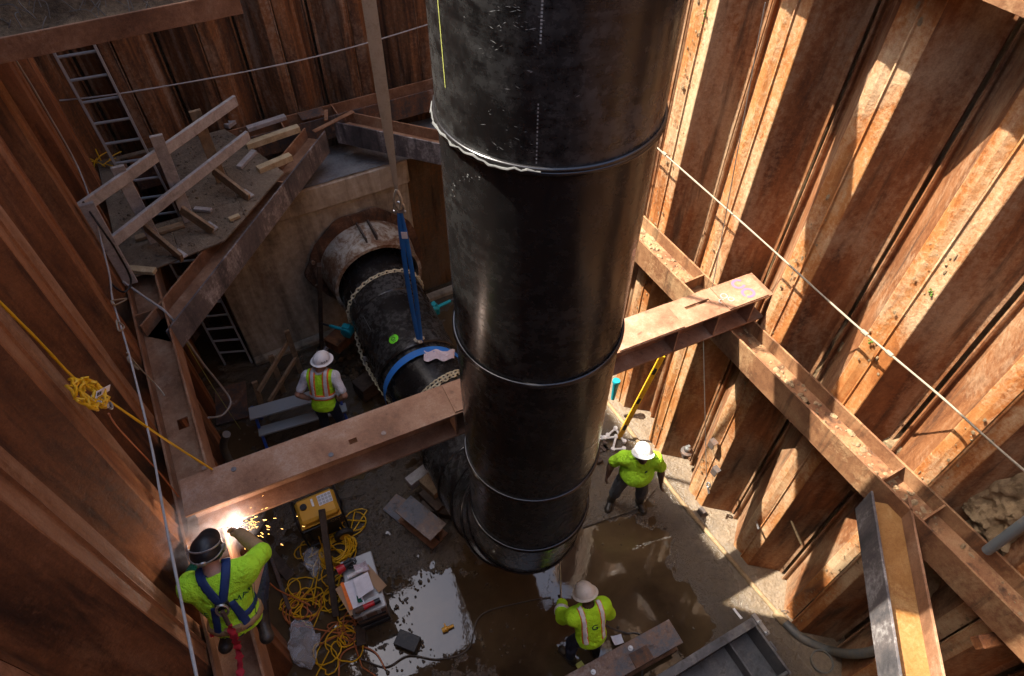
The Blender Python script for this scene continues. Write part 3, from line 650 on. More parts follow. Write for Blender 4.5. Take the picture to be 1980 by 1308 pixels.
mb = MB(); mb.box((-.5, 8.30, -.05), (3.9, 8.45, .10)); obj('toe_kerb', mb, 'concrete', t, 0, bevel=.02)
tc = thing('steel_casing', 'rusty lime-crusted casing ring sticking out of the concrete headwall', 'pipe casing', (CX, 8.4, CZ))
mb = MB(); mb.lathe((CX, 8.45, CZ), (0, -1, 0), [(0, .70), (.02, .98), (.05, .98), (.07, .80)], 90); mb.v = [tuple(V3((CX, 0, CZ))*V3((1, 0, 1))+V3((p[0]-CX, p[1], p[2]-CZ))*V3((1+.22*vnoise(np.array(p), 4, 3), 1+.004*vnoise(np.array(p), 9, 4), 1+.22*vnoise(np.array(p), 4, 3)))) if math.hypot(p[0]-CX, p[2]-CZ) > .9 else p for p in mb.v]; obj('flange_ring', mb, 'ring_rust', tc, 40)
mb = MB(); mb.lathe((CX, 8.42, CZ), (0, -1, 0), [(0, .80), (.10, .80), (.44, .745), (.62, .74), (.62, .685), (.05, .68)], 64); obj('casing_tube', mb, 'casing', tc, 40)
mb = MB()
for a in (-.05, .16): mb.obox((CX+math.sin(a)*.80, 8.36, CZ+math.cos(a)*.78), ((math.cos(a), 0, -math.sin(a)), (0, 1, 0), (math.sin(a), 0, math.cos(a))), (-.012, -.42, -.03), (.012, 0, .07))
obj('lug_plate', mb, 'iron', tc, 0)
for a in (-1.75, -1.2, .9): obj('bolt', MB().lathe((CX+math.sin(a)*.93, 8.40, CZ+math.cos(a)*.93), (0, -1, 0), [(0, .03), (.05, .03), (.05, .001)], 6), 'casing', tc, 0)
# platform deck behind the left corner brace
t = thing('platform_deck', 'mud covered plywood platform in the back left corner under the guard rail', 'platform', (-.5, 8.2, 3.8))
ZD = 3.80
def prism(poly, z0, z1):
    n = len(poly); mb = MB(); return mb.add([(x, y, z0) for x, y in poly]+[(x, y, z1) for x, y in poly], [tuple(range(n-1, -1, -1)), tuple(range(n, 2*n))]+[(k, (k+1) % n, n+(k+1) % n, n+k) for k in range(n)])
for poly in (((-1.29, 6.72), (-.66, 6.81), (-.66, 7.58), (-1.29, 7.58)), ((-.655, 6.81), (-.15, 6.88), (.18, 7.20), (.18, 7.58), (-.655, 7.58)), ((.185, 7.21), (.86, 7.90), (.72, 8.38), (.185, 8.38)),
             ((-.49, 7.585), (.18, 7.585), (.18, 8.38), (-.49, 8.38)), ((-.49, 8.385), (.715, 8.385), (.56, 8.93), (.4, 9.32), (-.49, 9.32)), ((-1.29, 7.585), (-1.01, 7.585), (-1.01, 9.32), (-1.29, 9.32)), ((-1.005, 9.24), (-.495, 9.24), (-.495, 9.32), (-1.005, 9.32))):
    dz = RND.uniform(-.004, .004); obj('deck_sheet', prism(poly, 3.777, ZD+dz), 'deck', t, 0, .003)
mb = MB(); mb.bar((-1.29, 7.60, 3.70), (.05, 7.60, 3.70), .06, .14); obj('joist', mb, 'wood_dark', t, 0)
pts = [(RND.uniform(-1.2, .6), RND.uniform(6.9, 9.2), ZD+.006) for k in range(420)]
pts = [p for p in pts if not (-1.05 < p[0] < -.45 and p[1] > 7.5) and p[1] > 6.95+.95*(p[0]+.15)]
clods('debris_crumbs', pts, t, 'deck', .006, .02, (1, 1, .6))
def board(px0, py0, px1, py1, z, wd_, th, mat, label, tilt=0, dz=0, z2=None, name='plank', cat='plank', group=None):
    a = AT(px0, py0, z); b = AT(px1, py1, z if z2 is None else z2)
    mb = MB().bar(a, b, wd_, th); return obj(name, mb, mat, None, 0, .004, label, cat, group)
zt_ = 3.20
for px0, py0, px1, py1, wq, thq, mt, lb, zz in (
    (478, 250, 552, 226, .09, .06, 'wood_grey', 'grey timber offcut by the back waler beyond the guard rail', 3.80),
    (476, 283, 578, 248, .10, .09, 'wood_pale', 'fresh pale timber block with a knot across the back of the diagonal brace', 3.83),
    (499, 330, 563, 303, .10, .09, 'wood_pale', 'fresh pale timber block on the diagonal corner brace', 3.83),
    (462, 325, 492, 293, .08, .05, 'wood_grey', 'short grey offcut between pale timbers and guard rail', 3.83),
    (438, 245, 458, 230, .09, .06, 'wood_grey', 'smallest grey offcut near the far end of the guard rail', 3.83),
    (262, 462, 355, 434, .09, .04, 'wood_brown', 'brown plank lying between the second and third guard rail posts', 3.83),
    (243, 520, 300, 525, .09, .05, 'wood_pale', 'pinkish plank end at the front left corner of the platform', 3.83),
    (376, 404, 409, 407, .06, .04, 'wood_grey', 'small plank piece in front of the third guard rail post', 3.83),
    (443, 425, 463, 417, .06, .04, 'wood_pale', 'tiny pale offcut at the edge of the platform by the brace', 3.83)):
    board(px0, py0, px1, py1, zz, wq, thq, mt, lb)
# guard rail
t = thing('guard_rail', 'grey timber guard rail on the platform in front of the ladder', 'guard rail', AT(300, 470, 3.80))
PB = [(254, 548, 166, 394), (302, 468, 226, 322), (367, 428, 301, 262), (430, 352, 376, 214)]
for i, (bx, by, tx, ty) in enumerate(PB):
    b = AT(bx, by, 3.80); best = min((abs(AT(tx, ty, z).x-b.x)+abs(AT(tx, ty, z).y-b.y), z) for z in np.arange(4.2, 5.4, .05))[1]; tp = AT(tx, ty, best)
    obj('post', MB().bar(b, tp, .135, .045, (0, 1, .2)), 'wood_grey' if i < 3 else 'wood_brown', t, 0, .004, label='rust brown post' if i == 3 else None)
for (x0, y0, x1, y1, z) in ((150, 408, 456, 194, 4.72), (210, 474, 480, 262, 4.30)):
    obj('rail', MB().bar(AT(x0, y0, z), AT(x1, y1, z), .045, .13), 'wood_grey', t, 0, .004)
for (x0, y0, x1, y1) in ((272, 432, 352, 500), (350, 405, 412, 447), (412, 330, 482, 384)):
    obj('kick_brace', MB().bar(AT(x0, y0, 4.08), AT(x1, y1, 3.84), .04, .14), 'wood_brown', t, 0, .004)
    obj('foot_board', MB().bar(AT(x1-14, y1-14, 3.825), AT(x1+4, y1-2, 3.825), .10, .02), 'wood_grey', t, 0)
# ladder through the hatch, foot on the pit floor
LF0, LF1 = V3((-.97, 8.62, 0)), V3((-.55, 8.44, 0)); LT0 = V3(AT(72, 44, 6.0)); LT0 = V3(AY(70, 40, 9.22)); LT1 = V3(AY(152, 26, 9.12))
t = thing('ladder', 'long aluminium ladder rising through the platform into the back left corner', 'ladder', (LF0+LF1)/2)
for a, b in ((LF0, LT0), (LF1, LT1)): obj('rail', MB().bar(a, b+(b-a)*.08, .028, .075, (0, -1, 0)), 'alu', t, 0, .004)
for k in range(1, 21):
    f = k/20.5; obj('rung', MB().tube([LF0+(LT0-LF0)*f, LF1+(LT1-LF1)*f], .019, 8), 'alu', t, 40)
# ------------------------------------------------------------------ black pipes
RX, RY, RR = 1.625, 2.59, .572
def riser_z(px, py):      # height of a mark seen on the near face of the riser
    v = ray(px, py); a = v[0]**2+v[1]**2; b = -2*(v[0]*RX+v[1]*RY); c = RX**2+RY**2-RR**2; t_ = (-b-math.sqrt(max(0, b*b-4*a*c)))/(2*a); return CAMZ+v[2]*t_
def riser_pt(px, py, off=.003):
    v = ray(px, py); a = v[0]**2+v[1]**2; b = -2*(v[0]*RX+v[1]*RY); c = RX**2+RY**2-RR**2; t_ = (-b-math.sqrt(max(0, b*b-4*a*c)))/(2*a)
    p = V3((v[0]*t_, v[1]*t_, CAMZ+v[2]*t_)); n = unit((p[0]-RX, p[1]-RY, 0)); return p+n*off, n
zb = [riser_z(1062, 331), riser_z(1045, 746), riser_z(1035, 969), riser_z(1012, 1064)]
print('bead z', zb)
ZC = 1.22; RH = .60
ZJ = zb[3]
t = thing('black_pipe', 'tall upright black plastic pipe with mitred elbow at its foot', 'pipe', (RX, RY, ZJ))
tops = [12.0]+zb
for k in range(4):
    mb = MB(); r = RR-(0.004 if k % 2 else 0)
    mb.lathe((RX, RY, 0), (0, 0, 1), [(tops[k+1], r), ((tops[k]+tops[k+1])/2, r), (tops[k], r)], 96)
    obj('pipe_section', mb, 'hdpe_dusty' if k == 0 else 'hdpe', t, 40, label='scuffed dusty top section' if k == 0 else None)
def bead(c, ax, r, parent, rb=.0135, n=96, name='weld_bead'):
    ax = unit(ax); s = unit(np.cross(ax, (0.3, .2, 1) if abs(ax[2]) < .9 else (0, 1, 0))); u = np.cross(ax, s)
    for d in (-.75, .75):
        mb = MB(); mb.tube([V3(c)+ax*rb*d+(r+rb*.45)*(math.cos(a)*s+math.sin(a)*u) for a in np.linspace(0, 2*math.pi, n, endpoint=False)], rb, 8, closed=True)
        obj(name, mb, 'hdpe_bead', parent, 60)
for z in zb: bead((RX, RY, z), (0, 0, 1), RR, t)
# elbow: mitred segments from the joint down and back to the horizontal run
hx1, hy1 = 1.80, 8.45
dirh = unit((hx1-1.66, hy1-5.7, 0))
RC = ZJ-ZC
pts = []; NS = 5
for k in range(NS+1):
    a = math.pi/2*k/NS; pts.append(V3((RX, RY, ZC))+dirh*RC*(1-math.cos(a))+V3((0, 0, RC*(1-math.sin(a)))))
pts = pts+[V3((RX, RY, ZC))+dirh*RC+dirh*.75]
# rings lie in bisecting planes
def ring(c, nrm, axis, r, n=72):
    """section of the cylinder about 'axis' (through c) with the plane of normal nrm"""
    axis = unit(axis); s = unit(np.cross(axis, (1, .1, 0))); u = np.cross(axis, s); out = []
    for a in np.linspace(0, 2*math.pi, n, endpoint=False):
        q = r*(math.cos(a)*s+math.sin(a)*u); out.append(V3(c)+q-axis*np.dot(q, nrm)/np.dot(axis, nrm))
    return out
segs = [unit(pts[i+1]-pts[i]) for i in range(len(pts)-1)]
nr = [V3((0, 0, -1))]+[unit(segs[i]+segs[i+1]) for i in range(len(segs)-1)]+[segs[-1]]
re_ = RR+.02
for i in range(len(segs)):
    A_ = ring(pts[i], nr[i], segs[i], re_); B_ = ring(pts[i+1], nr[i+1], segs[i], re_); n = len(A_)
    obj('elbow_segment', MB().add(A_+B_, [(k, (k+1) % n, n+(k+1) % n, n+k) for k in range(n)]), 'hdpe_dusty', t, 50)
    if i:
        obj('weld_bead', MB().tube([p for p in ring(pts[i], nr[i], segs[i], re_+.006)], .016, 6, closed=True), 'hdpe_bead', t, 60)
e_end = pts[-1]
# horizontal run: elbow tail to joint, then the coupling and the stub into the casing
Ljoint = V3((1.67, 5.60, ZC)); axh = unit(V3((hx1, hy1, ZC+.12))-V3((1.67, 5.6, ZC)))
RS = .625
def on_cyl(px, py, c, ax, r, off=.003):
    """point of the photograph on a lying cylinder"""
    o = np.array((0, 0, CAMZ)); v = ray(px, py); ax = unit(ax); c = V3(c)
    vp = v-ax*np.dot(v, ax); op = (o-c)-ax*np.dot(o-c, ax); a = vp@vp; b = 2*vp@op; cc = op@op-r*r; d = b*b-4*a*cc
    t_ = (-b-math.sqrt(max(d, 0)))/(2*a); p = o+v*t_; n = unit((p-c)-ax*np.dot(p-c, ax)); return p+n*off, n
Ljoint = Ljoint+axh*np.dot(on_cyl(812, 668, Ljoint, axh, RS)[0]-Ljoint, axh)
L = np.linalg.norm(Ljoint-e_end); ah = unit(Ljoint-e_end); mb = MB(); mb.lathe(e_end, ah, [(0, re_), (L/2, re_), (L+.25, re_)], 80); obj('tail_pipe', mb, 'hdpe_dusty', t, 40)
bead(e_end, ah, re_, t, .014)
riser = t
t = thing('stub_pipe', 'black pipe lying from the casing to the blue sling, green sticker on it', 'pipe', (1.7, 7, ZC))
s0 = Ljoint+axh*.02; LL = np.linalg.norm(V3((hx1, hy1+.3, ZC+.12))-s0)
RS = .625
mb = MB(); mb.lathe(s0, axh, [(0, RS-.06), (0, RS), (LL*.5, RS), (LL, RS)], 96); obj('pipe_barrel', mb, 'hdpe_dusty', t, 40)
bead(s0+axh*.02, axh, RS-.004, t, .012); bead(s0+axh*1.15, axh, RS-.008, t, .009)
p, n = on_cyl(761, 656, s0, axh, RS)
mb = MB(); A_ = axh; B_ = np.cross(n, A_); vs = [p+n*.004]+[p+.075*(math.cos(a)*A_+math.sin(a)*B_)-n*.004 for a in np.linspace(0, 2*math.pi, 24, endpoint=False)]
mb.add(vs, [(0, 1+k, 1+(k+1) % 24) for k in range(24)]); st = obj('round_sticker', mb, 'green_sticker', t, 0)
mb = MB()
for a, b, r in ((0, 0, .022), (.0, .0, 0)):
    if r: mb.tube([p+n*.008+r*(math.cos(q)*A_+math.sin(q)*B_*1.3) for q in np.linspace(0, 2*math.pi, 14, endpoint=False)], .006, 4, closed=True)
for d in (-.045, .045): mb.tube([p+n*.007+A_*d-B_*.03, p+n*.007+A_*d+B_*.03], .004, 4)
obj('printed_mark', mb, 'paper_print', t, 0, kind='stuff')
def dashes(mb, fn, x0, y0, x1, y1, n, w=.006, fill=.6):
    for k in range(n):
        a = k/n; b = (k+fill)/n
        P, n0 = fn(x0+(x1-x0)*a, y0+(y1-y0)*a); Q, n1 = fn(x0+(x1-x0)*b, y0+(y1-y0)*b); s = unit(np.cross(Q-P, n0))*w; mb.add([P-s, P+s, Q+s, Q-s], [(0, 1, 2, 3)])
fs_ = lambda x, y: on_cyl(x, y, s0, axh, RS)
mb = MB(); dashes(mb, fs_, 655, 520, 668, 543, 1, .004, .9); dashes(mb, fs_, 678, 563, 690, 590, 1, .004, .9); dashes(mb, fs_, 703, 612, 719, 642, 1, .004, .9)
obj('printed_line', mb, 'mark', t, 0, kind='stuff')
fr = lambda x, y: riser_pt(x, y)
mb = MB(); dashes(mb, fr, 1049, 0, 1045, 88, 12, .004); dashes(mb, fr, 1041, 200, 1037, 320, 16, .003, .5); obj('printed_line', mb, 'mark', riser, 0, kind='stuff')
mb = MB(); dashes(mb, fr, 847.5, 0, 862, 170, 1, .003, 1); obj('painted_line', mb, 'mark_yellow', riser, 0, kind='stuff')
mb = MB()
for k in range(70):
    cxp = RND.choice((940, 980, 1000, 1020)) ; px = RND.gauss(cxp, 45); py = RND.uniform(5, 300)
    if RND.random() < .35: px = RND.uniform(950, 1030); py = RND.choice((15, 50, 285))+RND.gauss(0, 5)
    if not 870 < px < 1180: continue
    P, n0 = fr(px, py); s = RND.uniform(.0015, .004); A_ = unit(np.cross(n0, (0, 0, 1))); a = RND.uniform(-.6, .6); D = A_*math.cos(a)+up*math.sin(a); E = np.cross(n0, D); l_ = s*RND.uniform(1, 5)
    mb.add([P-D*l_, P-E*s*.4, P+D*l_, P+E*s*.4], [(0, 1, 2, 3)])
for k in range(22):
    px, py = (RND.gauss(905, 16), RND.gauss(345, 6)) if k < 13 else (RND.gauss(878, 3), RND.uniform(350, 400))
    P, n0 = fr(px, py); s = RND.uniform(.002, .007); A_ = unit(np.cross(n0, (0, 0, 1))); mb.add([P-A_*s, P-up*s*.8, P+A_*s, P+up*s*RND.uniform(.3, 1)], [(0, 1, 2, 3)])
obj('white_scrape', mb, 'mark', riser, 0, kind='stuff')
# ragged trimmed flash on the left of the top bead
mb = MB(); P0 = [fr(847+ (905-847)*a, 200+96*(a**1.3), )[0] for a in np.linspace(.08, .98, 26)]
zb0 = zb[0]; ang = np.linspace(math.radians(150), math.radians(236), 30)
mb.tube([V3((RX+(RR+.022+RND.uniform(-.008, .008))*math.cos(a), RY+(RR+.022)*math.sin(a), zb0+RND.uniform(-.012, .016))) for a in ang], [RND.uniform(.002, .008) for a in ang], 6)
obj('ragged_flash', mb, 'flash_grey', riser, 40)
# sling, shackle and choker
LIFT0 = V3((1.655, 5.50, 6.7)); KNOT = on_cyl(812, 664, s0, axh, RS, .03)[0]
SH = V3(AY(772, 403, 5.80)); dirl = unit(V3(AY(713, 0, 5.56))-SH)
t = thing('lifting_sling', 'beige flat webbing sling hanging from above beside the black pipe', 'sling', SH)
wv = unit(np.cross(dirl, FW)); mb = MB(); Lw = 8.2; P = []
for k in range(60):
    f = k/59; c = SH+dirl*(.25+f*Lw); ww = .060*(.35+.65*min(1, f*7)); tw = .25*math.sin(f*5)
    wv2 = unit(wv*math.cos(tw)+np.cross(dirl, wv)*math.sin(tw)); P.append([c-wv2*ww, c+wv2*ww*.0+np.cross(dirl, wv2)*.006, c+wv2*ww])
mb.sheet(np.array(P), .012); obj('webbing', mb, 'beige', t, 60)
mb = MB(); mb.tube(spline([SH+dirl*.28, SH+dirl*.12-wv*.035, SH-dirl*.02, SH+dirl*.12+wv*.035, SH+dirl*.28], 5), .018, 8); obj('sewn_eye', mb, 'beige', t, 60)
t = thing('shackle', 'steel shackle joining the beige and blue slings', 'shackle', SH)
mb = MB(); mb.tube([SH+dirl*(.02+.07*math.cos(a))+wv*.055*math.sin(a) for a in np.linspace(-2.6, 2.6, 18)], .016, 8); obj('bow', mb, 'steel', t, 60)
mb = MB(); mb.tube([SH-dirl*.05-wv*.07, SH-dirl*.05+wv*.07], .017, 8); obj('pin', mb, 'steel', t, 40)
t = thing('choker_sling', 'blue webbing sling choked round the lying black pipe', 'sling', SH)
dk = unit(KNOT-SH); wk = unit(np.cross(dk, FW)); S0 = SH-dirl*.07
for off in (-.028, .028):
    P = []
    for k in range(26):
        f = k/25; c = S0+(KNOT-S0)*f+wk*off*(.5+.9*math.sin(math.pi*f)); ww = .030*(1-.35*math.exp(-((f-.0)/.06)**2)); P.append([c-wk*ww, c+np.cross(dk, wk)*.008, c+wk*ww])
    obj('strap', MB().sheet(np.array(P), .008), 'blue', t, 60)
ck = s0-axh*.12; P = []; tilt = .30
e1_ = unit(np.cross(axh, (0, 0, 1))); e2_ = np.cross(e1_, axh)
for a in np.linspace(0, 2*math.pi, 73):
    rr = RS+.012-.0; base = ck+rr*(math.sin(a)*e1_+math.cos(a)*e2_)-axh*(.30*(1-math.cos(a))*.5+.02); P.append([base-axh*.055, base+rr*0, base+axh*.055])
obj('choker_loop', MB().sheet(np.array(P), .008), 'blue', t, 60)
mb = MB()
for k in range(9): mb.ball(KNOT+V3((RND.gauss(0, .03), RND.gauss(0, .03), RND.uniform(0, .06))), (.035, .03, .025), 8, jit=.2, rnd=RND)
obj('eye_knot', mb, 'beige', t, 60, kind='stuff')
mb = MB(); q = S0+(KNOT-S0)*.14; mb.obox(q, (wk, dk, np.cross(wk, dk)), (-.02, -.05, -.016), (.05, .05, -.010)); obj('sewn_tag', mb, 'paper', t, 0)
# rag lying on the pipe
G = 14; P = np.zeros((G, G, 3)); c0_, n0_ = on_cyl(848, 690, e_end, ah, re_)
for i in range(G):
    for j in range(G):
        x, y = 820+56*i/(G-1), 682+18*j/(G-1)+3*math.sin(i*.9); q, nn = on_cyl(x, y, e_end, ah, re_, .01); h = .02+.05*abs(vnoise(np.array((i*.35, j*.35, 0)), 1.3, 3))
        P[i, j] = q+nn*h
obj('rag', MB().sheet(P, .006), 'rag', None, 60, label='crumpled pale mauve rag lying on the black pipe by the blue sling', cat='rag')
# chains: links are a few pixels, one mesh per chain
def chain(path, r=.005, ln=.042):
    P = [V3(p) for p in path]; d = [0]
    for a, b in zip(P, P[1:]): d.append(d[-1]+np.linalg.norm(b-a))
    mb = MB(); n = int(d[-1]/(ln*.78))
    def at(s):
        s = min(max(s, 0), d[-1]-1e-6); i = max(k for k in range(len(d)-1) if d[k] <= s); f = (s-d[i])/max(1e-9, d[i+1]-d[i]); return P[i]+(P[i+1]-P[i])*f
    for k in range(n):
        a = at(k*ln*.78); b = at(k*ln*.78+ln*.78); t_ = unit(b-a+1e-9); s = unit(np.cross(t_, (.3, .2, 1))); u = np.cross(t_, s); q = s if k % 2 else u; c = (a+b)/2
        mb.tube([c+t_*ln*.5*math.cos(x)+q*ln*.33*math.sin(x) for x in np.linspace(0, 2*math.pi, 8, endpoint=False)], r, 5, closed=True)
    return mb
def ring_path(c, ax, r, a0, a1, n=40, slant=0):
    ax = unit(ax); e1 = unit(np.cross(ax, (0, 0, 1))); e2 = np.cross(e1, ax); return [V3(c)+r*(math.sin(a)*e1+math.cos(a)*e2)+ax*slant*math.sin(a) for a in np.linspace(a0, a1, n)]
cA = s0+axh*np.dot(on_cyl(735, 533, s0, axh, RS)[0]-s0, axh)
lever = AT(672, 640, 1.0); leverR = AT(838, 598, 1.05)
t = thing('lifting_chain', 'pale chain arched over the lying pipe between the two teal hoists', 'chain', cA)
obj('chain_links', chain(ring_path(cA, axh, RS+.02, -1.75, 1.65, 50, .06), .0115, .085), 'chain', t, 60, kind='stuff')
cB = e_end+ah*np.dot(on_cyl(850, 742, e_end, ah, re_)[0]-e_end, ah)
t = thing('lifting_chain', 'double chain wrapped over the pipe right behind the cross strut', 'chain', cB)
for k in (0, 1): obj('chain_links', chain(ring_path(cB+ah*(.05*k), ah, re_+.02, -1.6, 1.5, 50, .05), .0115, .085), 'chain', t, 60, kind='stuff')
q0, q1 = V3(lever)+V3((.10, -.08, -.02)), cB+re_*(-unit(np.cross(ah, (0, 0, 1))))*1.02
t = thing('lifting_chain', 'chain running from the left teal hoist along the pipe with a hook', 'chain', q0)
side = lambda px, py, z: V3(AT(px, py, z))
PA = [q0, side(700, 690, .85), side(716, 722, .85), side(735, 752, .9), side(756, 782, .95)]
obj('chain_links', chain(spline(PA, 6), .0105, .08), 'chain', t, 60, kind='stuff')
mb = MB(); mb.ball(side(706, 694, .88), (.04, .03, .05), 10); mb.tube([side(708, 700, .88)+V3((.03*math.cos(a), 0, .05*math.sin(a))) for a in np.linspace(0, 4.5, 10)], .012, 6); obj('hook', mb, 'steel', t, 40, kind='stuff')
def hoist(lb, c, lever_to, sc=1.0):
    c = V3(c); t = thing('lever_hoist', lb, 'lever hoist', c); d = unit(V3(lever_to)-c); s = unit(np.cross(d, (0, 0, 1))); u = np.cross(s, d)
    mb = MB().lathe(c, s, [(-.07, .001), (-.07, .085), (-.05, .10), (.05, .10), (.07, .085), (.07, .001)], 20); mb.obox(c, (d, s, u), (-.05, -.045, -.13), (.07, .045, .12)); obj('gear_housing', mb, 'teal', t, 30, .006)
    mb = MB().bar(c+d*.06, c+d*.32, .05, .045, u); obj('lever', mb, 'teal', t, 0, .01)
    mb = MB().tube([c+d*.32, c+d*.47], .018, 8); obj('grip', mb, 'black', t, 40)
    mb = MB().tube([c+s*.08+.07*(d*math.cos(a)+u*math.sin(a)) for a in np.linspace(0, 2*math.pi, 14, endpoint=False)], .010, 6, closed=True); obj('hand_wheel', mb, 'teal', t, 40)
hoist('left teal lever hoist hanging beside an orange timber block', lever, V3(AT(636, 630, 1.02)))
hoist('right teal lever hoist, partly behind the far side of the pipe', leverR, V3(AT(882, 577, 1.12)))
# timber blocks under the pipe and round the elbow
def block(lb, px, py, z, dims, rz, mat, tilt=0):
    c = V3(AT(px, py, z)); a = V3((math.cos(rz), math.sin(rz), tilt)); a = unit(a); s = unit(np.cross((0, 0, 1), a)); u = np.cross(a, s)
    return obj('timber_block', MB().obox(c, (a, s, u), (-dims[0]/2, -dims[1]/2, -dims[2]/2), (dims[0]/2, dims[1]/2, dims[2]/2)), mat, None, 0, .006, lb, 'timber block')
block('orange stained timber block under the left teal hoist', 658, 655, .60, (.42, .30, .20), .5, 'casing_rust')
block('grey timber block beside the elbow nearest the strut', 812, 920, .35, (.42, .16, .16), .25, 'wood_grey')
block('tan timber block against the left of the elbow', 833, 942, .32, (.16, .34, .18), .3, 'wood_brown')
block('dark timber block under the tan block by the elbow', 843, 965, .16, (.30, .40, .22), .3, 'wood_dark')
block('long dark timber running under the elbow from the steel offcut', 862, 990, .12, (.75, .14, .14), -.72, 'wood_dark')
block('dark timber block by the hanging chain and lying pipe', 712, 745, .25, (.4, .3, .3), .3, 'wood_dark')
t = thing('timber_prop', 'dark upright prop standing beside the casing', 'prop', AT(622, 678, 0)); obj('shaft', MB().bar(AT(622, 680, 0), AY(617, 512, 8.0), .10, .07), 'wood_dark', t, 0, .006)
mb = MB().lathe(AT(622, 682, 0), (0, 0, 1), [(0, .001), (0, .09), (.03, .09), (.05, .05), (.10, .05)], 12); obj('base_plate', mb, 'steel', t, 30)
# ------------------------------------------------------------------ people: signed-distance bodies turned into one continuous surface
def smin(a, b, k):
    h = np.clip(.5+.5*(b-a)/k, 0, 1); return b*(1-h)+a*h-k*h*(1-h)
class SDF:
    def __init__(self, h, lo, hi):
        self.h = h; self.lo = V3(lo); n = np.ceil((V3(hi)-self.lo)/h).astype(int)+1; self.n = n; self.F = np.full(n, 1.0, np.float32)
    def _blk(self, lo, hi):
        i0 = np.clip(np.floor((lo-self.lo)/self.h).astype(int), 0, self.n-1); i1 = np.clip(np.ceil((hi-self.lo)/self.h).astype(int)+1, 1, self.n)
        g = np.stack(np.meshgrid(*[self.lo[a]+self.h*np.arange(i0[a], i1[a]) for a in range(3)], indexing='ij'), -1)
        return tuple(slice(i0[a], i1[a]) for a in range(3)), g
    def cap(self, a, b, ra, rb, k=.03, sq=None):
        a, b = V3(a), V3(b); m_ = max(ra, rb)+.12
        s, g = self._blk(np.minimum(a, b)-m_, np.maximum(a, b)+m_)
        if g.size == 0: return self
        ab = b-a; t_ = np.clip(((g-a)@ab)/max(1e-9, ab@ab), 0, 1); q = g-a-t_[..., None]*ab
        if sq is not None:      # flatten: (dir, factor)
            d_ = unit(sq[0]); c = q@d_; q = q+((sq[1]-1)*c)[..., None]*d_
        d = np.linalg.norm(q, axis=-1)-(ra+(rb-ra)*t_); self.F[s] = smin(self.F[s], d.astype(np.float32), k); return self
    def ell(self, c, r, R=None, k=.03):
        c = V3(c); r = V3(r); m_ = r.max()+.12; s, g = self._blk(c-m_, c+m_); q = g-c
        if R is not None: q = q@np.array(R)
        l0 = np.linalg.norm(q/r, axis=-1); l1 = np.linalg.norm(q/(r*r), axis=-1)+1e-9; d = l0*(l0-1)/l1
        self.F[s] = smin(self.F[s], d.astype(np.float32), k); return self
    def grid(self): return np.stack(np.meshgrid(*[self.lo[a]+self.h*np.arange(self.n[a]) for a in range(3)], indexing='ij'), -1)
    def surf(self, F=None):
        F = self.F if F is None else F; n = F.shape; S = F < 0; cnt = np.zeros(tuple(k-1 for k in n), np.float32); acc = np.zeros(cnt.shape+(3,), np.float32); sl = slice
        for ax in range(3):
            for b in (0, 1):
                for c in (0, 1):
                    o = [0, 0, 0]; o[(ax+1) % 3] = b; o[(ax+2) % 3] = c
                    e = list(o); e[ax] = 1
                    A = F[tuple(sl(o[i], n[i]-1+o[i]) for i in range(3))]; B = F[tuple(sl(e[i], n[i]-1+e[i]) for i in range(3))]
                    x = (A < 0) != (B < 0); t_ = np.where(x, A/(np.where(x, A-B, 1)), 0); cnt += x
                    for i in range(3): acc[..., i] += np.where(x, (t_ if i == ax else o[i]), 0)
        act = cnt > 0; idx = np.full(cnt.shape, -1, int); ids = np.argwhere(act); idx[act] = np.arange(len(ids))
        V = self.lo+self.h*(ids+acc[act]/cnt[act][:, None]); faces = []
        for ax in range(3):
            u, v = (ax+1) % 3, (ax+2) % 3; A = S[tuple(sl(0, n[i]-1) if i == ax else sl(1, n[i]-1) for i in range(3))]; B = S[tuple(sl(1, n[i]) if i == ax else sl(1, n[i]-1) for i in range(3))]
            e = np.argwhere(A != B); fl = A[A != B]
            base = e.copy()
            for i in range(3):
                if i != ax: base[:, i] += 1
            def I(du, dv):
                q = base.copy(); q[:, u] += du; q[:, v] += dv; return idx[q[:, 0], q[:, 1], q[:, 2]]
            q4 = np.stack([I(-1, -1), I(0, -1), I(0, 0), I(-1, 0)], 1); q4[~fl] = q4[~fl][:, ::-1]; faces.append(q4)
        Fc = np.concatenate(faces); return V, Fc[(Fc >= 0).all(1)]
def surf_obj(name, V, F, mat, parent, label=None, noise=None):
    if noise is not None:
        amp, sc, sd = noise; V = V+(amp*np.stack([fbm(V, sc, sd+k, 3) for k in range(3)], -1))
    me = bpy.data.meshes.new(name); me.from_pydata((V-ORG[parent.name]).tolist(), [], F.tolist()); me.update(); me.materials.append(M[mat]); me.shade_smooth()
    o = bpy.data.objects.new(name, me); COL.objects.link(o); o.parent = parent; ORG[o.name] = ORG[parent.name]; return props(o, label)
SCL = .96
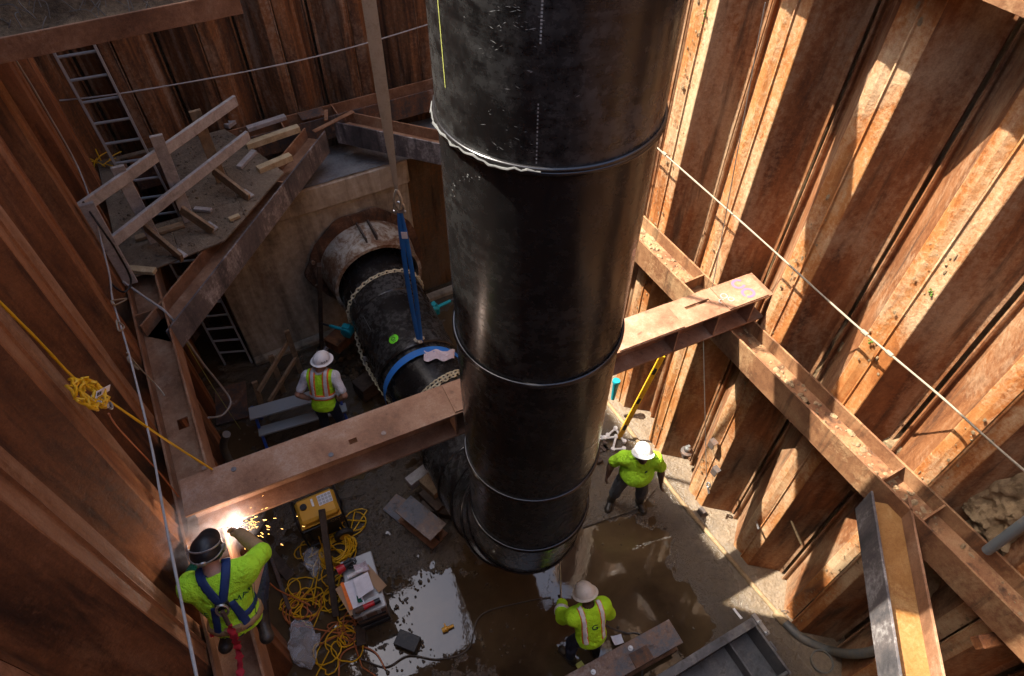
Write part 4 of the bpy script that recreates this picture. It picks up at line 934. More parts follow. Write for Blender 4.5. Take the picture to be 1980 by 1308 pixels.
class Person:
    """joints in a frame: x = the person's right, y = forward, z = up, origin on the ground under the pelvis"""
    def __init__(self, label, loc, fwd, J, skin, bulk=1.0, h=.0125, group=None, head_dir=(0, 1, -.1), curl=.8, scl=SCL):
        self.loc = V3(loc); f = unit((fwd[0], fwd[1], 0)); r = np.cross(f, (0, 0, 1)); self.A = np.array((r, f, (0, 0, 1)))
        self.J = {k: self.loc+V3(v)*scl@self.A for k, v in J.items()}; self.bulk = bulk; self.h = h; self.J0 = J
        self.t = thing('person', label, 'person', loc, group); self.hd = unit(V3(head_dir)@self.A); self.skin = skin; self.curl = curl
        P = np.array(list(self.J.values())); self.lo = P.min(0)-.28; self.hi = P.max(0)+.30
        self.body()
    def d(self, v): return unit(V3(v)@self.A)
    def new(self): return SDF(self.h, self.lo, self.hi)
    def torso(self, s, inf=0.0):
        J = self.J; b = self.bulk; r = self.A[0]; mid = lambda a, c, t_: J[a]*(1-t_)+J[c]*t_
        ch = mid('pelvis', 'neck', .68); be = mid('pelvis', 'neck', .30); sp = unit(J['neck']-J['pelvis']); lat = unit(J['shr']-J['shl']); fr = unit(np.cross(sp, lat))
        if fr@self.A[1] < 0 and abs(fr@self.A[1]) > .1: fr = -fr
        R = np.stack([lat, fr, sp], 1); self.R = R; self.sp = sp; self.fr = fr; self.lat = lat; self.ch = ch; self.be = be
        s.ell(ch, (.185+inf, .118*b+inf, .20+inf), R, .05).ell(be+fr*.03*(b-1)*3, (.150*b+inf, .115*b*b+inf, .17+inf), R, .06)
        s.ell(J['pelvis'], (.168*b+inf, .120*b+inf, .13+inf), R, .06)
        for k in ('l', 'r'): s.ell(J['sh'+k]-(J['sh'+k]-ch)*.08, (.078+inf, .075+inf, .075+inf), None, .06); s.cap(J['neck']-sp*.02, J['sh'+k], .055+inf, .062+inf, .05)
        return s
    def arm(self, s, k, inf=0.0, to=1.0, lower=True):
        J = self.J; b = .5+.5*self.bulk; s.cap(J['sh'+k], J['sh'+k]+(J['el'+k]-J['sh'+k])*to, .056*b+inf, .045*b+inf, .03)
        if lower: s.cap(J['el'+k], J['el'+k]+(J['wr'+k]-J['el'+k])*.4, .047*b+inf, .047*b+inf, .02); s.cap(J['el'+k]+(J['wr'+k]-J['el'+k])*.4, J['wr'+k], .047*b+inf, .033+inf, .02)
        return s
    def leg(self, s, k, inf=0.0):
        J = self.J; b = self.bulk; s.cap(J['hp'+k], J['kn'+k], .088*b+inf, .058*b+inf, .04); s.cap(J['kn'+k], J['kn'+k]+(J['an'+k]-J['kn'+k])*.35, .056*b+inf, .058*b+inf, .03)
        s.cap(J['kn'+k]+(J['an'+k]-J['kn'+k])*.35, J['an'+k], .058*b+inf, .040+inf, .03); return s
    def hand(self, s, k):
        J = self.J; w_ = J['wr'+k]; d = unit(J['wr'+k]-J['el'+k]); 
        if 'hd'+k in J: d = unit(J['hd'+k]-w_)
        lat = unit(np.cross(d, self.A[0]) if abs(d@self.A[0]) < .8 else np.cross(d, (0, 0, 1))); n_ = np.cross(lat, d)
        c = w_+d*.045; s.cap(w_, w_+d*.07, .027, .036, .02, (n_, 1.8))
        for i, ln in enumerate((.060, .072, .068, .052)):
            b0 = w_+d*.085+lat*(i-1.5)*.021; b1 = b0+(d*.8-n_*.4*self.curl)*ln*.55; b2 = b1+(d*.35-n_*self.curl)*ln*.55
            s.cap(b0-d*.02, b1, .0105, .0098, .004).cap(b1, b2, .0098, .0088, .004)
        t0 = w_+d*.03+lat*.030; t1 = t0+(d*.6+lat*.6-n_*.3)*.045; s.cap(t0, t1, .013, .012, .008).cap(t1, t1+(d*.8-n_*.3)*.03, .012, .0098, .004)
    def head(self, s):
        J = self.J; c = J['head']; f = self.hd; lat = unit(np.cross(f, (0, 0, 1))); u = np.cross(lat, f); R = np.stack([lat, f, u], 1); self.HR = R; self.hc = c
        s.cap(J['neck']-self.sp*.03, c-u*.04-f*.015, .060, .056, .03).ell(c+u*.015, (.075, .096, .10), R, .02).ell(c+f*.035-u*.055, (.056, .060, .062), R, .03)
        s.ell(c+f*.088-u*.055, (.026, .020, .017), R, .015)                                        # chin and lips
        s.cap(c+f*.094+u*.018, c+f*.112-u*.018, .009, .015, .010)                                  # nose
        s.ell(c+f*.092+u*.030, (.045, .012, .008), R, .012)                                        # brow
        for sg in (-1, 1): s.ell(c+lat*sg*.077-u*.005-f*.005, (.010, .022, .032), R, .006)          # ears
        s.ell(c+f*.098-u*.040, (.024, .008, .006), R, .004)
        return s
    def body(self):
        s = self.new(); self.torso(s, -.012)
        for k in 'lr':
            self.arm(s, k, -.002); self.leg(s, k, -.010); self.hand(s, k)
        self.head(s); V, F = s.surf(); self.body_o = surf_obj('body', V, F, self.skin, self.t)
        c = self.hc; lat, f, u = self.HR.T
        for sg in (-1, 1): obj('eye', MB().ball(c+lat*sg*.030+f*.090+u*.010, (.011, .008, .007), 8), 'black', self.t, 60)
    def clip(self, F, g, pt, n): return np.maximum(F, ((g-V3(pt))@unit(n)).astype(np.float32))
    def shirt(self, mat, inf=.012, sleeve=.75, hem=-.06, neck=.02, amp=.010, name='shirt', seed=3, belly=0):
        s = self.new(); self.torso(s, inf)
        if belly: s.ell(self.be+self.fr*.05, (.20+belly, .19+belly, .20), self.R, .06)
        for k in 'lr': self.arm(s, k, inf+.012, sleeve, sleeve > 1.2) if sleeve < 1.2 else self.arm(s, k, inf+.008)
        g = s.grid(); F = s.F+(fbm(g, 7, seed, 3)*amp+np.abs(fbm(g*np.array((1, 1, .6)), 11, seed+5, 2))*amp*.8).astype(np.float32)
        F = self.clip(F, g, self.J['pelvis']+self.sp*hem, -self.sp); F = np.maximum(F, (.082-np.linalg.norm(g-(self.J['neck']+self.sp*(.055+neck)+self.fr*.012), axis=-1)).astype(np.float32))
        V, Fc = s.surf(F); self.shirtF = (s, F, g); return surf_obj(name, V, Fc, mat, self.t)
    def band(self, base, slabs, mat, name, parent, inf=.009, extra=()):
        """strip lying on garment 'base': inside every slab (point, normal, half width)"""
        s, F0, g = base; F = F0-inf
        for (pt, n, hw) in slabs: F = np.maximum(F, (np.abs((g-V3(pt))@unit(n))-hw).astype(np.float32))
        for (pt, n) in extra: F = self.clip(F, g, pt, n)
        V, Fc = s.surf(F)
        return surf_obj(name, V, Fc, mat, parent) if len(V) else None
    def trousers(self, mat, inf=.012, top=.07, cuff=.05, seed=8, name='trousers'):
        s = self.new(); J = self.J; s.ell(J['pelvis']-self.sp*.0, (.172*self.bulk+inf, .125*self.bulk+inf, .13+inf), self.R, .06)
        for k in 'lr': self.leg(s, k, inf)
        g = s.grid(); F = s.F+(fbm(g, 8, seed, 3)*.012).astype(np.float32); F = self.clip(F, g, J['pelvis']+self.sp*top, self.sp)
        for k in 'lr':
            d = unit(J['an'+k]-J['kn'+k]); near = np.linalg.norm(g-J['an'+k], axis=-1) < .22
            F = np.where(near, np.maximum(F, ((g-(J['an'+k]-d*cuff))@d).astype(np.float32)), F)
        V, Fc = s.surf(F); return surf_obj(name, V, Fc, mat, self.t)
    def boots(self, mat, toes, high=.22):
        for k, td in zip('lr', toes):
            s = self.new(); J = self.J; d = unit(J['kn'+k]-J['an'+k]); td = self.d(td); a = J['an'+k]; s.cap(a+d*high, a, .066, .054, .02); s.cap(a-V3((0, 0, .02)), a+td*.15-V3((0, 0, .045)), .052, .044, .03); s.ell(a+td*.145-V3((0, 0, .04)), (.052, .052, .042), None, .02); s.cap(a-td*.05-V3((0, 0, .04)), a, .044, .05, .02)
            V, Fc = s.surf(); surf_obj('boot', V, Fc, mat, self.t)
    def hat(self, mat, up=None, logo=None, full_brim=True, rib=True):
        c = self.hc; lat, f, u = self.HR.T; o = c+u*.045; mb = MB(); n1, n2 = 12, 36; vs = []
        for i in range(n1+1):
            th = math.pi/2*i/n1
            for k in range(n2):
                a = 2*math.pi*k/n2; x, y = math.cos(a)*math.cos(th), math.sin(a)*math.cos(th); z = math.sin(th); q = lat*x*.115+f*y*.138+u*z*.132
                vs.append(o+q)
        fs = [(i*n2+k, i*n2+(k+1) % n2, (i+1)*n2+(k+1) % n2, (i+1)*n2+k) for i in range(n1) for k in range(n2)]; mb.add(vs, fs); h_ = obj('hard_hat', mb, mat, self.t, 60)
        mb = MB(); P0 = []; 
        for k in range(n2+1):
            a = 2*math.pi*k/n2; br = .030+(.018 if math.sin(a) > 0 else .0)*max(0, math.sin(a)); dr = lat*math.cos(a)*.115+f*math.sin(a)*.138; dd = unit(dr); P0.append((o+dr*.97, o+dr+dd*br-u*.012))
        vs = [p for q in P0 for p in q]+[p-u*.007 for q in P0 for p in q]; n = len(P0); fs = []
        for k in range(n-1): fs += [(2*k, 2*k+2, 2*k+3, 2*k+1), (2*n+2*k, 2*n+2*k+1, 2*n+2*k+3, 2*n+2*k+2), (2*k+1, 2*k+3, 2*n+2*k+3, 2*n+2*k+1)]
        mb.add(vs, fs); obj('brim', mb, mat, h_, 60)
        if rib:
            mb = MB()
            for off in (-.03, 0, .03):
                mb.tube([o+lat*off+f*.137*math.cos(th)*1.0+u*.121*math.sin(th) for th in np.linspace(.35, math.pi-.35, 16)], .007, 6)
            obj('ridge', mb, mat, h_, 60, kind='stuff')
        return h_, o, lat, f, u
def text_mesh(txt, size, mat, name, parent, o, xd, yd, target=None, proj=None, bold=.0):
    cu = bpy.data.curves.new(name, 'FONT'); cu.body = txt; cu.size = size; cu.offset = bold; ob = bpy.data.objects.new(name, cu); COL.objects.link(ob)
    dg = bpy.context.evaluated_depsgraph_get(); me = bpy.data.meshes.new_from_object(ob.evaluated_get(dg)); bpy.data.objects.remove(ob)
    bm = bmesh.new(); bm.from_mesh(me); bmesh.ops.triangulate(bm, faces=bm.faces); bmesh.ops.subdivide_edges(bm, edges=[e for e in bm.edges if e.calc_length() > size*.25], cuts=1); P = [V3(o)+V3(xd)*v.co.x+V3(yd)*v.co.y for v in bm.verts]
    bm.verts.index_update(); Fc = [tuple(v.index for v in f.verts) for f in bm.faces]; bm.free()
    if target is not None:
        V = [Vector(v.co)+Vector(ORG[target.parent.name]) for v in target.data.vertices]; bv = BVHTree.FromPolygons(V, [tuple(p.vertices) for p in target.data.polygons]); pr_ = Vector(proj); Q = []
        for p in P:
            hit = bv.ray_cast(Vector(p)-pr_*.5, pr_); Q.append(V3(hit[0])-V3(pr_)*.006 if hit[0] is not None else p)
        P = Q
    mb = MB().add(P, Fc); return obj(name, mb, mat, parent, 0)

# right worker: lime T-shirt, looking up towards the rim
J = dict(pelvis=(0, 0, .96), neck=(0, .05, 1.47), head=(0, .10, 1.615), shl=(-.215, .04, 1.42), shr=(.215, .04, 1.42), ell=(-.335, .02, 1.16), elr=(.345, -.03, 1.17), wrl=(-.36, .14, .95), wrr=(.39, .06, .94),
         hpl=(-.10, 0, .92), hpr=(.10, 0, .92), knl=(-.17, .04, .50), knr=(.20, .03, .50), anl=(-.20, 0, .09), anr=(.235, 0, .09))
pw = Person('stout worker in a lime T-shirt and white hard hat standing at the sunlit wall', (3.66, 3.13, .02), (-.52, -.85), J, 'skin_dark', 1.16, head_dir=(-.02, .85, .52))
pw.trousers('denim_grey', .014, cuff=.20); sh_ = pw.shirt('lime', .020, .85, -.17, .0, .012, seed=4, belly=.03)
pw.boots('boot', ((-.35, 1, 0), (.35, 1, 0)), .27)
h_, o_, la_, f_, u_ = pw.hat('hat'); mb = MB(); q = o_+f_*.128+u_*.055
mb.tube([q+la_*.016*math.cos(a)+u_*.016*math.sin(a) for a in np.linspace(0, 6.28, 12)], .004, 4); mb.bar(q-la_*.03-u_*.028+f_*.008, q+la_*.03-u_*.028+f_*.008, .004, .007); obj('printed_logo', mb, 'paper_print', h_, 0, kind='stuff')
s_, F_, g_ = pw.shirtF; pw.band(pw.shirtF, ((pw.ch-pw.lat*.085+pw.sp*.02, pw.lat, .020), (pw.ch+pw.sp*.02, pw.sp, .022)), 'green_sleeve', 'printed_logo', sh_, .004, ((pw.ch, -pw.fr),))

def rigvest(p, mat_v, inf=.020, hem=-.10, strapx=.095, with_orange=True, waist=.16, horiz=True, amp=.007):
    s = p.new(); p.torso(s, inf); g = s.grid(); F = s.F+(fbm(g, 8, 6, 3)*amp+np.abs(fbm(g, 10, 12, 2))*amp).astype(np.float32)
    F = p.clip(F, g, p.J['pelvis']+p.sp*hem, -p.sp); F = np.maximum(F, (.098-np.linalg.norm(g-(p.J['neck']+p.sp*.05), axis=-1)).astype(np.float32))
    for k in 'lr':
        sg = p.J['sh'+k]-p.ch; n_ = unit(p.lat*(1 if sg@p.lat > 0 else -1)); F = p.clip(F, g, p.J['sh'+k]-n_*.015, n_)
    V, Fc = s.surf(F); v = surf_obj('safety_vest', V, Fc, mat_v, p.t); base = (s, F, g); ori = 'orange_trim'
    for sg in (-1, 1):
        p0 = p.ch+p.lat*sg*strapx
        if with_orange: p.band(base, ((p0, p.lat, .048),), ori, 'trim_strip', v, .008, ((p.be+p.sp*(waist-.13), -p.sp),))
        p.band(base, ((p0, p.lat, .026),), 'silver_tape', 'reflective_strip', v, .013, ((p.be+p.sp*(waist-.13), -p.sp),))
    if horiz:
        p.band(base, ((p.be+p.sp*(waist-.14), p.sp, .048),), ori, 'trim_strip', v, .0095); p.band(base, ((p.be+p.sp*(waist-.14), p.sp, .026),), 'silver_tape', 'reflective_strip', v, .015)
    return v, base
# worker with hands on hips at the grey bench
J = dict(pelvis=(0, -.04, .95), neck=(.0, .17, 1.42), head=(.03, .26, 1.55), shl=(-.19, .15, 1.37), shr=(.19, .15, 1.37), ell=(-.33, -.02, 1.15), elr=(.33, -.02, 1.15), wrl=(-.22, .02, .99), wrr=(.22, .02, .99), hdl=(-.14, .10, .97), hdr=(.14, .10, .97),
         hpl=(-.10, -.02, .92), hpr=(.10, -.02, .92), knl=(-.12, .04, .50), knr=(.13, .02, .50), anl=(-.13, -.02, .09), anr=(.15, -.04, .09))
pb = Person('worker in an orange trimmed vest and white T-shirt, hands on hips by the grey bench', (.27, 6.24, .02), (.50, .86), J, 'skin_light', .96, scl=1.03, head_dir=(.40, .85, -.20))
pb.shirt('tee_white', .010, .72, -.02); pb.trousers('denim', .012); pb.boots('boot', ((-.2, 1, 0), (.3, 1, 0)), .12)
rigvest(pb, 'lime_vest', .024, -.07)
h_, o_, la_, f_, u_ = pb.hat('hat'); mb = MB()
for k in range(3):
    a = math.radians(-8-k*17); dr = la_*math.cos(a)*.116+f_*math.sin(a)*.139; q = o_+dr*.965+u_*.035; n_ = unit(dr); e_ = np.cross(u_, n_); mb.tube([q+n_*.002+e_*.011*math.cos(b)+u_*.013*math.sin(b) for b in np.linspace(0, 6.0, 10)], .004, 4)
obj('printed_logo', mb, 'paper_print', h_, 0, kind='stuff')
# bottom worker seen from above with the washing hose
J = dict(pelvis=(0, -.03, .95), neck=(.03, .17, 1.41), head=(.05, .28, 1.51), shl=(-.19, .17, 1.36), shr=(.22, .13, 1.35), ell=(-.26, .28, 1.11), elr=(.31, .08, 1.08), wrl=(-.16, .46, 1.00), wrr=(.18, .24, .96),
         hpl=(-.10, 0, .91), hpr=(.10, 0, .91), knl=(-.17, .10, .50), knr=(.16, .05, .50), anl=(-.20, .02, .09), anr=(.17, -.03, .09))
ph = Person('worker in a lime jacket hosing the floor beneath the black pipe, dusty hard hat', (1.98, 1.66, .02), (.05, 1), J, 'skin_dark', 1.0, scl=.92, head_dir=(-.05, .72, -.62))
ph.trousers('denim', .014); ph.boots('boot', ((-.3, 1, 0), (.3, 1, 0)), .25); ja = ph.shirt('lime_vest', .026, 2, -.12, .02, .010, name='hi_vis_jacket', seed=9)
for sg in (-1, 1):
    p0 = ph.ch+ph.lat*sg*.115
    ph.band(ph.shirtF, ((p0, ph.lat, .034),), 'orange_trim', 'trim_strip', ja, .007, ((ph.be-ph.sp*.10, -ph.sp), (ph.ch+ph.lat*sg*.115, ph.fr)))
    ph.band(ph.shirtF, ((p0, ph.lat, .025),), 'white_tape', 'reflective_strip', ja, .013, ((ph.be-ph.sp*.10, -ph.sp), (ph.ch+ph.lat*sg*.115, ph.fr)))
for k in 'lr':
    a = ph.J['el'+k]*.5+ph.J['wr'+k]*.5; d = unit(ph.J['wr'+k]-ph.J['el'+k]); near = lambda: None
    s, F0, g = ph.shirtF; F = np.maximum(F0-.012, (np.abs((g-a)@d)-.026).astype(np.float32)); F = np.maximum(F, (np.linalg.norm(g-a, axis=-1)-.11).astype(np.float32)); V, Fc = s.surf(F)
    if len(V): surf_obj('reflective_strip', V, Fc, 'white_tape', ja)
ph.hat('hat_tan')
c = ph.ch+ph.sp*.00; mb = MB()
text_mesh('G', .11, 'green_sleeve', 'printed_logo', ja, c-ph.lat*.04-ph.sp*.06-ph.fr*.2, ph.lat, ph.sp, ja, ph.fr, .002)
gun = ph.J['wrl']+V3((0, .02, .02)); tip = V3(AT(1082, 1078, .75))
t = thing('wash_hose', 'thin washing lance and trailing hose held by the worker at the puddles', 'hose', gun)
obj('lance', MB().tube([gun-unit(tip-gun)*.12, tip], .011, 8), 'steel', t, 40); obj('hose', MB().tube(spline([gun-unit(tip-gun)*.12, ph.J['wrr']+V3((0, .03, .02)), V3((2.35, 1.75, .35)), V3((2.6, 1.62, .03)), V3((2.75, 1.45, .03)), V3((2.3, .9, .03)), V3((1.6, .3, .03))], 10), .012, 8), 'rope_dark', t, 40)
obj('trigger_handle', MB().bar(gun, gun-V3((0, 0, .10)), .03, .04, (1, 0, 0)), 'black', t, 0, .004)
mb = MB(); tgt = V3(AT(1072, 1060, .0))
for k in range(90):
    f = RND.uniform(0, 1)**.7; p = tip+(V3((1.85, 2.45, 0))-tip)*f+V3((RND.gauss(0, .05*f+.004), RND.gauss(0, .05*f+.004), RND.gauss(0, .03*f))); mb.ball(p, (.004+.006*f, .004, .006+.01*(1-f)), 5)
obj('water_spray', mb, 'clear', None, 60, kind='stuff', label='thin spray of water from the lance', cat='water spray')

# welder kneeling on the left waler, seen from behind
J = dict(pelvis=(0, -.02, .22), neck=(-.01, .17, .70), head=(-.03, .30, .80), shl=(-.205, .14, .66), shr=(.205, .17, .64), ell=(-.29, .30, .44), elr=(.30, .36, .48), wrl=(-.22, .50, .38), wrr=(.15, .55, .46),
         hpl=(-.09, .0, .20), hpr=(.10, 0, .20), knl=(-.15, .42, .10), knr=(.16, .44, .10), anl=(-.12, .02, .06), anr=(.15, .0, .06))
pz = Person('welder in a lime T-shirt and blue harness kneeling on the shaded waler, seen from behind', (-1.00, 2.36, 3.80), (.20, .98), J, 'skin_light', 1.0, scl=.90, head_dir=(.10, .9, -.42))
pz.trousers('denim', .014, top=.05, cuff=.03); ws = pz.shirt('lime', .018, .92, -.05, .01, .012, seed=14)
pz.boots('boot', ((-.1, -.55, -.0), (.1, -.55, 0)), .10)
for k, sl_ in (('l', 'green_sleeve'), ('r', 'leather')):
    s = pz.new(); a, b = pz.J['el'+k], pz.J['wr'+k]; s.cap(a, b, .058, .052, .02); V, Fc = s.surf(); surf_obj('welding_sleeve', V, Fc, sl_, pz.t, noise=(.004, 12, 2))
    s = pz.new(); d = unit(b-a); s.cap(b-d*.02, b+d*.05, .050, .045, .02); u_ = np.cross(d, pz.A[0])
    for i in range(4): b0 = b+d*.05+pz.A[0]*(i-1.5)*.024; s.cap(b0, b0+d*.045-V3((0, 0, .01)), .016, .015, .006).cap(b0+d*.045-V3((0, 0, .01)), b0+d*.06-V3((0, 0, .045)), .015, .014, .006)
    s.cap(b+d*.02, b+d*.06+pz.A[0]*(.05 if k == 'l' else -.05), .018, .016, .006); V, Fc = s.surf(); surf_obj('glove', V, Fc, 'leather', pz.t)
# welding hood with head band, dark cap
c = pz.hc; lat, f, u = pz.HR.T; s = pz.new(); s.ell(c+u*.03, (.108, .125, .118), pz.HR, .02); s.cap(c+f*.10+u*.05, c+f*.12-u*.10, .075, .065, .03); g = s.grid(); F = s.F; V, Fc = s.surf(np.maximum(F, -((g-(c-u*.045))@u+np.clip((g-c)@f, -.2, .2)*.5).astype(np.float32))); hood = surf_obj('welding_hood', V, Fc, 'black', pz.t)
mb = MB(); mb.tube([c+u*.045+lat*.116*math.cos(a)-f*.128*math.sin(a)*1-u*.02*math.sin(a) for a in np.linspace(0, math.pi, 20)], .006, 6); mb.tube([c+u*.10+lat*.112*math.cos(a)-f*.10*math.sin(a) for a in np.linspace(0, math.pi, 20)], .007, 6)
for sg in (-1, 1): mb.disc(c+lat*sg*.112+u*.04, lat*sg, .024, .014, 12)
mb.ball(c-f*.128+u*.022, (.034, .014, .022), 10); obj('head_band', mb, 'steel', hood, 60, kind='stuff')
mb = MB(); mb.tube([pz.J['neck']-pz.sp*.00+lat*.075*math.cos(a)-f*.075*math.sin(a) for a in np.linspace(0, math.pi, 16)], .004, 5); obj('necklace', mb, 'yellow', pz.t, 60)
# harness
base = pz.shirtF; D0 = pz.ch-pz.sp*.02
for sg in (-1, 1):
    n_ = unit(pz.lat*sg*math.cos(.42)+pz.sp*math.sin(.42)*-1*(1))
    pz.band(base, ((D0, unit(pz.lat*math.cos(.36)-pz.sp*sg*math.sin(.36)), .030),), 'navy', 'shoulder_strap', pz.t, .014, ((D0, -pz.sp),))
    pz.band(base, ((D0+pz.lat*sg*.055, unit(pz.lat*math.cos(.18)+pz.sp*sg*math.sin(.18)), .026),), 'navy', 'back_strap', pz.t, .013, ((D0, pz.sp), (D0, pz.fr), (D0-pz.sp*.30, -pz.sp)))
pz.band(base, ((pz.be-pz.sp*.02, pz.sp, .024),), 'navy', 'waist_strap', pz.t, .012, ((pz.be+pz.lat*.05, -pz.lat),))
pz.band(base, ((pz.J['pelvis']+pz.sp*.03, pz.sp, .024),), 'leather', 'tool_belt', pz.t, .016)
bk = D0-pz.fr*.165
mb = MB(); mb.tube([bk+pz.lat*.036*math.cos(a)+pz.sp*.05*math.sin(a)-pz.fr*.02 for a in np.linspace(0, 2*math.pi, 16, endpoint=False)], .010, 6, closed=True); obj('dorsal_ring', mb, 'steel', pz.t, 60)
mb = MB().obox(bk+pz.fr*.03, (pz.lat, pz.sp, pz.fr), (-.045, -.035, -.02), (.045, .035, .02)); obj('back_pad', mb, 'black', pz.t, 0, .006)
mb = MB().obox(bk-pz.sp*.24+pz.fr*.02, (pz.lat, pz.sp, pz.fr), (-.06, -.02, -.02), (.06, .02, .02)); obj('strap_keeper', mb, 'leather', pz.t, 0, .006)
for tx, x0, up_ in (('BE', -.185, -.055), ('MAN', .070, .005)):
    text_mesh(tx, .070, 'green_sleeve', 'back_lettering', ws, pz.ch-pz.sp*.075+pz.lat*x0+pz.sp*(x0*.25)-pz.fr*.3, unit(pz.lat+pz.sp*.12), pz.sp, ws, pz.fr, .0)
# red lanyard
t = thing('lanyard', 'crumpled red shock lanyard trailing from the harness of the welder', 'lanyard', bk)
mb = MB().tube([bk-pz.fr*.03, bk-pz.fr*.03-pz.sp*.13], .016, 8); obj('snap_hook', mb, 'iron', t, 40)
P = spline([bk-pz.fr*.03-pz.sp*.13, bk-pz.sp*.30-pz.fr*.05, V3(AT(440, 1205, 4.1)), V3(AT(455, 1240, 3.95)), V3(AT(463, 1275, 3.85)), V3(AT(464, 1330, 3.80))], 10); n = len(P); Q = []
for k, p in enumerate(P):
    a = .5*math.sin(k*1.1); d = unit(P[min(k+1, n-1)]-P[max(k-1, 0)]); s_2 = unit(np.cross(d, FW)); v2 = np.cross(d, s_2); wv2 = s_2*math.cos(a)+v2*math.sin(a); ww = .024+.008*math.sin(k*2.3); Q.append([p-wv2*ww, p+v2*.012*math.sin(k*1.7), p+wv2*ww])
obj('webbing', MB().sheet(np.array(Q), .010), 'red', t, 60)
P = spline([bk-pz.sp*.30, V3(AT(425, 1215, 4.05)), V3(AT(410, 1228, 3.95))], 8); obj('webbing', MB().tube(P, [.018+.006*math.sin(k*2) for k in range(len(P))], 6), 'red', t, 60)
# arc, sparks, smoke
ARC = V3(AT(457, 1008, 3.85)); ARC[2] = 3.80
ho = MB().tube([pz.J['wrr']+pz.d((0, 1, 0))*.05, ARC-pz.d((0, 1, -.6))*.04], .012, 8); t = thing('electrode_holder', 'electrode holder in the right glove of the welder at the arc', 'welding tool', pz.J['wrr']); obj('handle', ho, 'black', t, 40)
obj('arc_flame', MB().ball(ARC, (.030, .022, .026), 12, jit=.3, rnd=RND), 'arc', None, 60, label='blinding white welding arc at the lower edge of the strut', cat='welding arc')
pl = bpy.data.lights.new('arc_light', 'POINT'); pl.energy = 4; pl.color = (1, .72, .55); pl.shadow_soft_size = .03
plo = bpy.data.objects.new('arc_light', pl); COL.objects.link(plo); plo.location = ARC+V3((-.02, -.09, .07))
mb = MB()
for k in range(85):
    d = unit((RND.gauss(.75, .5), RND.gauss(-.35, .4), RND.gauss(-.25, .5))); e = abs(RND.gauss(0, .17))+.03; p = ARC+d*e-V3((0, 0, .35*e*e)); q = ARC+d*(e+RND.uniform(.008, .03))-V3((0, 0, .35*(e+.03)**2)); mb.tube([p, q], [.0009, .0005], 3)
obj('sparks', mb, 'spark', None, 0, kind='stuff', label='shower of orange sparks flying from the welding arc', cat='sparks')
mb = MB().ball((0, 0, 0), 1.0, 16); 
for nm, cpos, scl in (('smoke', ARC+V3((-.22, .02, .14)), (.50, .32, .36)),):
    o = bpy.data.objects.new(nm, mesh('smoke', mb, 'smoke', 60)); COL.objects.link(o); o.location = cpos; o.scale = scl; props(o, 'pale welding smoke drifting left from the arc along the dark piles', 'smoke', None, 'stuff')
# ------------------------------------------------------------------ things on the pit floor
def box_thing(name, lb, cat, c, a, dims, mat, bevel=.004):
    a = unit(a); s = unit(np.cross((0, 0, 1), a)); u = np.cross(a, s)
    return obj(name, MB().obox(c, (a, s, u), [-d/2 for d in dims], [d/2 for d in dims]), mat, None, 0, bevel, lb, cat)
# grey two-step bench with blue legs
t = thing('work_bench', 'grey two-board bench on blue metal legs beside the orange vest worker', 'bench', (-.2, 6.8, 0))
B0, B1 = V3(AT(482, 800, .68)), V3(AT(655, 752, .68)); bd = unit(B1-B0); bs = np.cross((0, 0, 1), bd); Lb = np.linalg.norm(B1-B0)
obj('seat_board', MB().obox(B0, (bd, bs, up), (0, -.13, -.02), (Lb, .10, .02)), 'alu_board', t, 0, .006)
obj('step_board', MB().obox(V3(AT(500, 836, .36)), (bd, bs, up), (0, -.085, -.02), (Lb, .085, .02)), 'alu_board', t, 0, .006)
S0_ = V3(AT(500, 836, .36))
for f in (.03, .97):
    p = B0+bd*Lb*f; q = S0_+bd*Lb*f
    obj('leg', MB().bar(p+bs*.14-up*.02, q-bs*.20-up*.355, .05, .04, bd), 'blue_paint', t, 0, .004); obj('leg', MB().bar(p-bs*.02-up*.03, p+bs*.36-up*.67, .05, .04, bd), 'blue_paint', t, 0, .004)
# small timber rail standing behind the bench
t = thing('small_barricade', 'small rough timber frame of three posts and two rails behind the bench', 'barricade', AT(545, 770, 0))
for tx, ty, bx, by in ((554, 640, 582, 722), (523, 688, 549, 760), (492, 739, 512, 806)):
    b = V3(AT(bx, by, 0)); z = min((abs(V3(AT(tx, ty, z))[0]-b[0])+abs(V3(AT(tx, ty, z))[1]-b[1]), z) for z in np.arange(.5, 1.4, .05))[1]; obj('post', MB().bar(b, AT(tx, ty, z), .085, .045, (0, 1, .2)), 'wood_brown', t, 0, .004)
for x0, y0, x1, y1, z in ((562, 653, 499, 759, .80), (574, 690, 520, 778, .42)): obj('rail', MB().bar(AT(x0, y0, z), AT(x1, y1, z), .04, .085), 'wood_brown', t, 0, .004)
# generator
GA = V3(AT(577, 1020, .75)); GB = V3(AT(660, 985, .75)); GC = V3(AT(560, 968, .75)); ga = unit(GB-GA); gs = np.cross((0, 0, 1), ga); GL = np.linalg.norm(GB-GA); GW = .42
g0 = GA+ga*GL/2+gs*GW/2; g0[2] = 0
t = thing('generator', 'yellow topped portable generator in a black frame on wheels', 'generator', g0)
def gb(lo, hi): return MB().obox(g0, (ga, gs, up), lo, hi)
hL, hW = GL/2, GW/2
tank = obj('fuel_tank', gb((-hL+.03, -hW+.02, .56), (hL-.03, hW-.02, .74)), 'yellow_paint', t, 30, .035)
obj('tank_rim', gb((-hL+.015, -hW+.005, .60), (hL-.015, hW-.005, .625)), 'yellow_paint', tank, 0, .006)
obj('fuel_cap', MB().lathe(g0+ga*-.16+gs*.04+up*.74, up, [(0, .045), (.03, .045), (.03, .0001)], 18), 'black', tank, 40)
obj('fuel_gauge', gb((-.05, .0, .741), (-.02, .12, .748)), 'white_plastic', tank, 0)
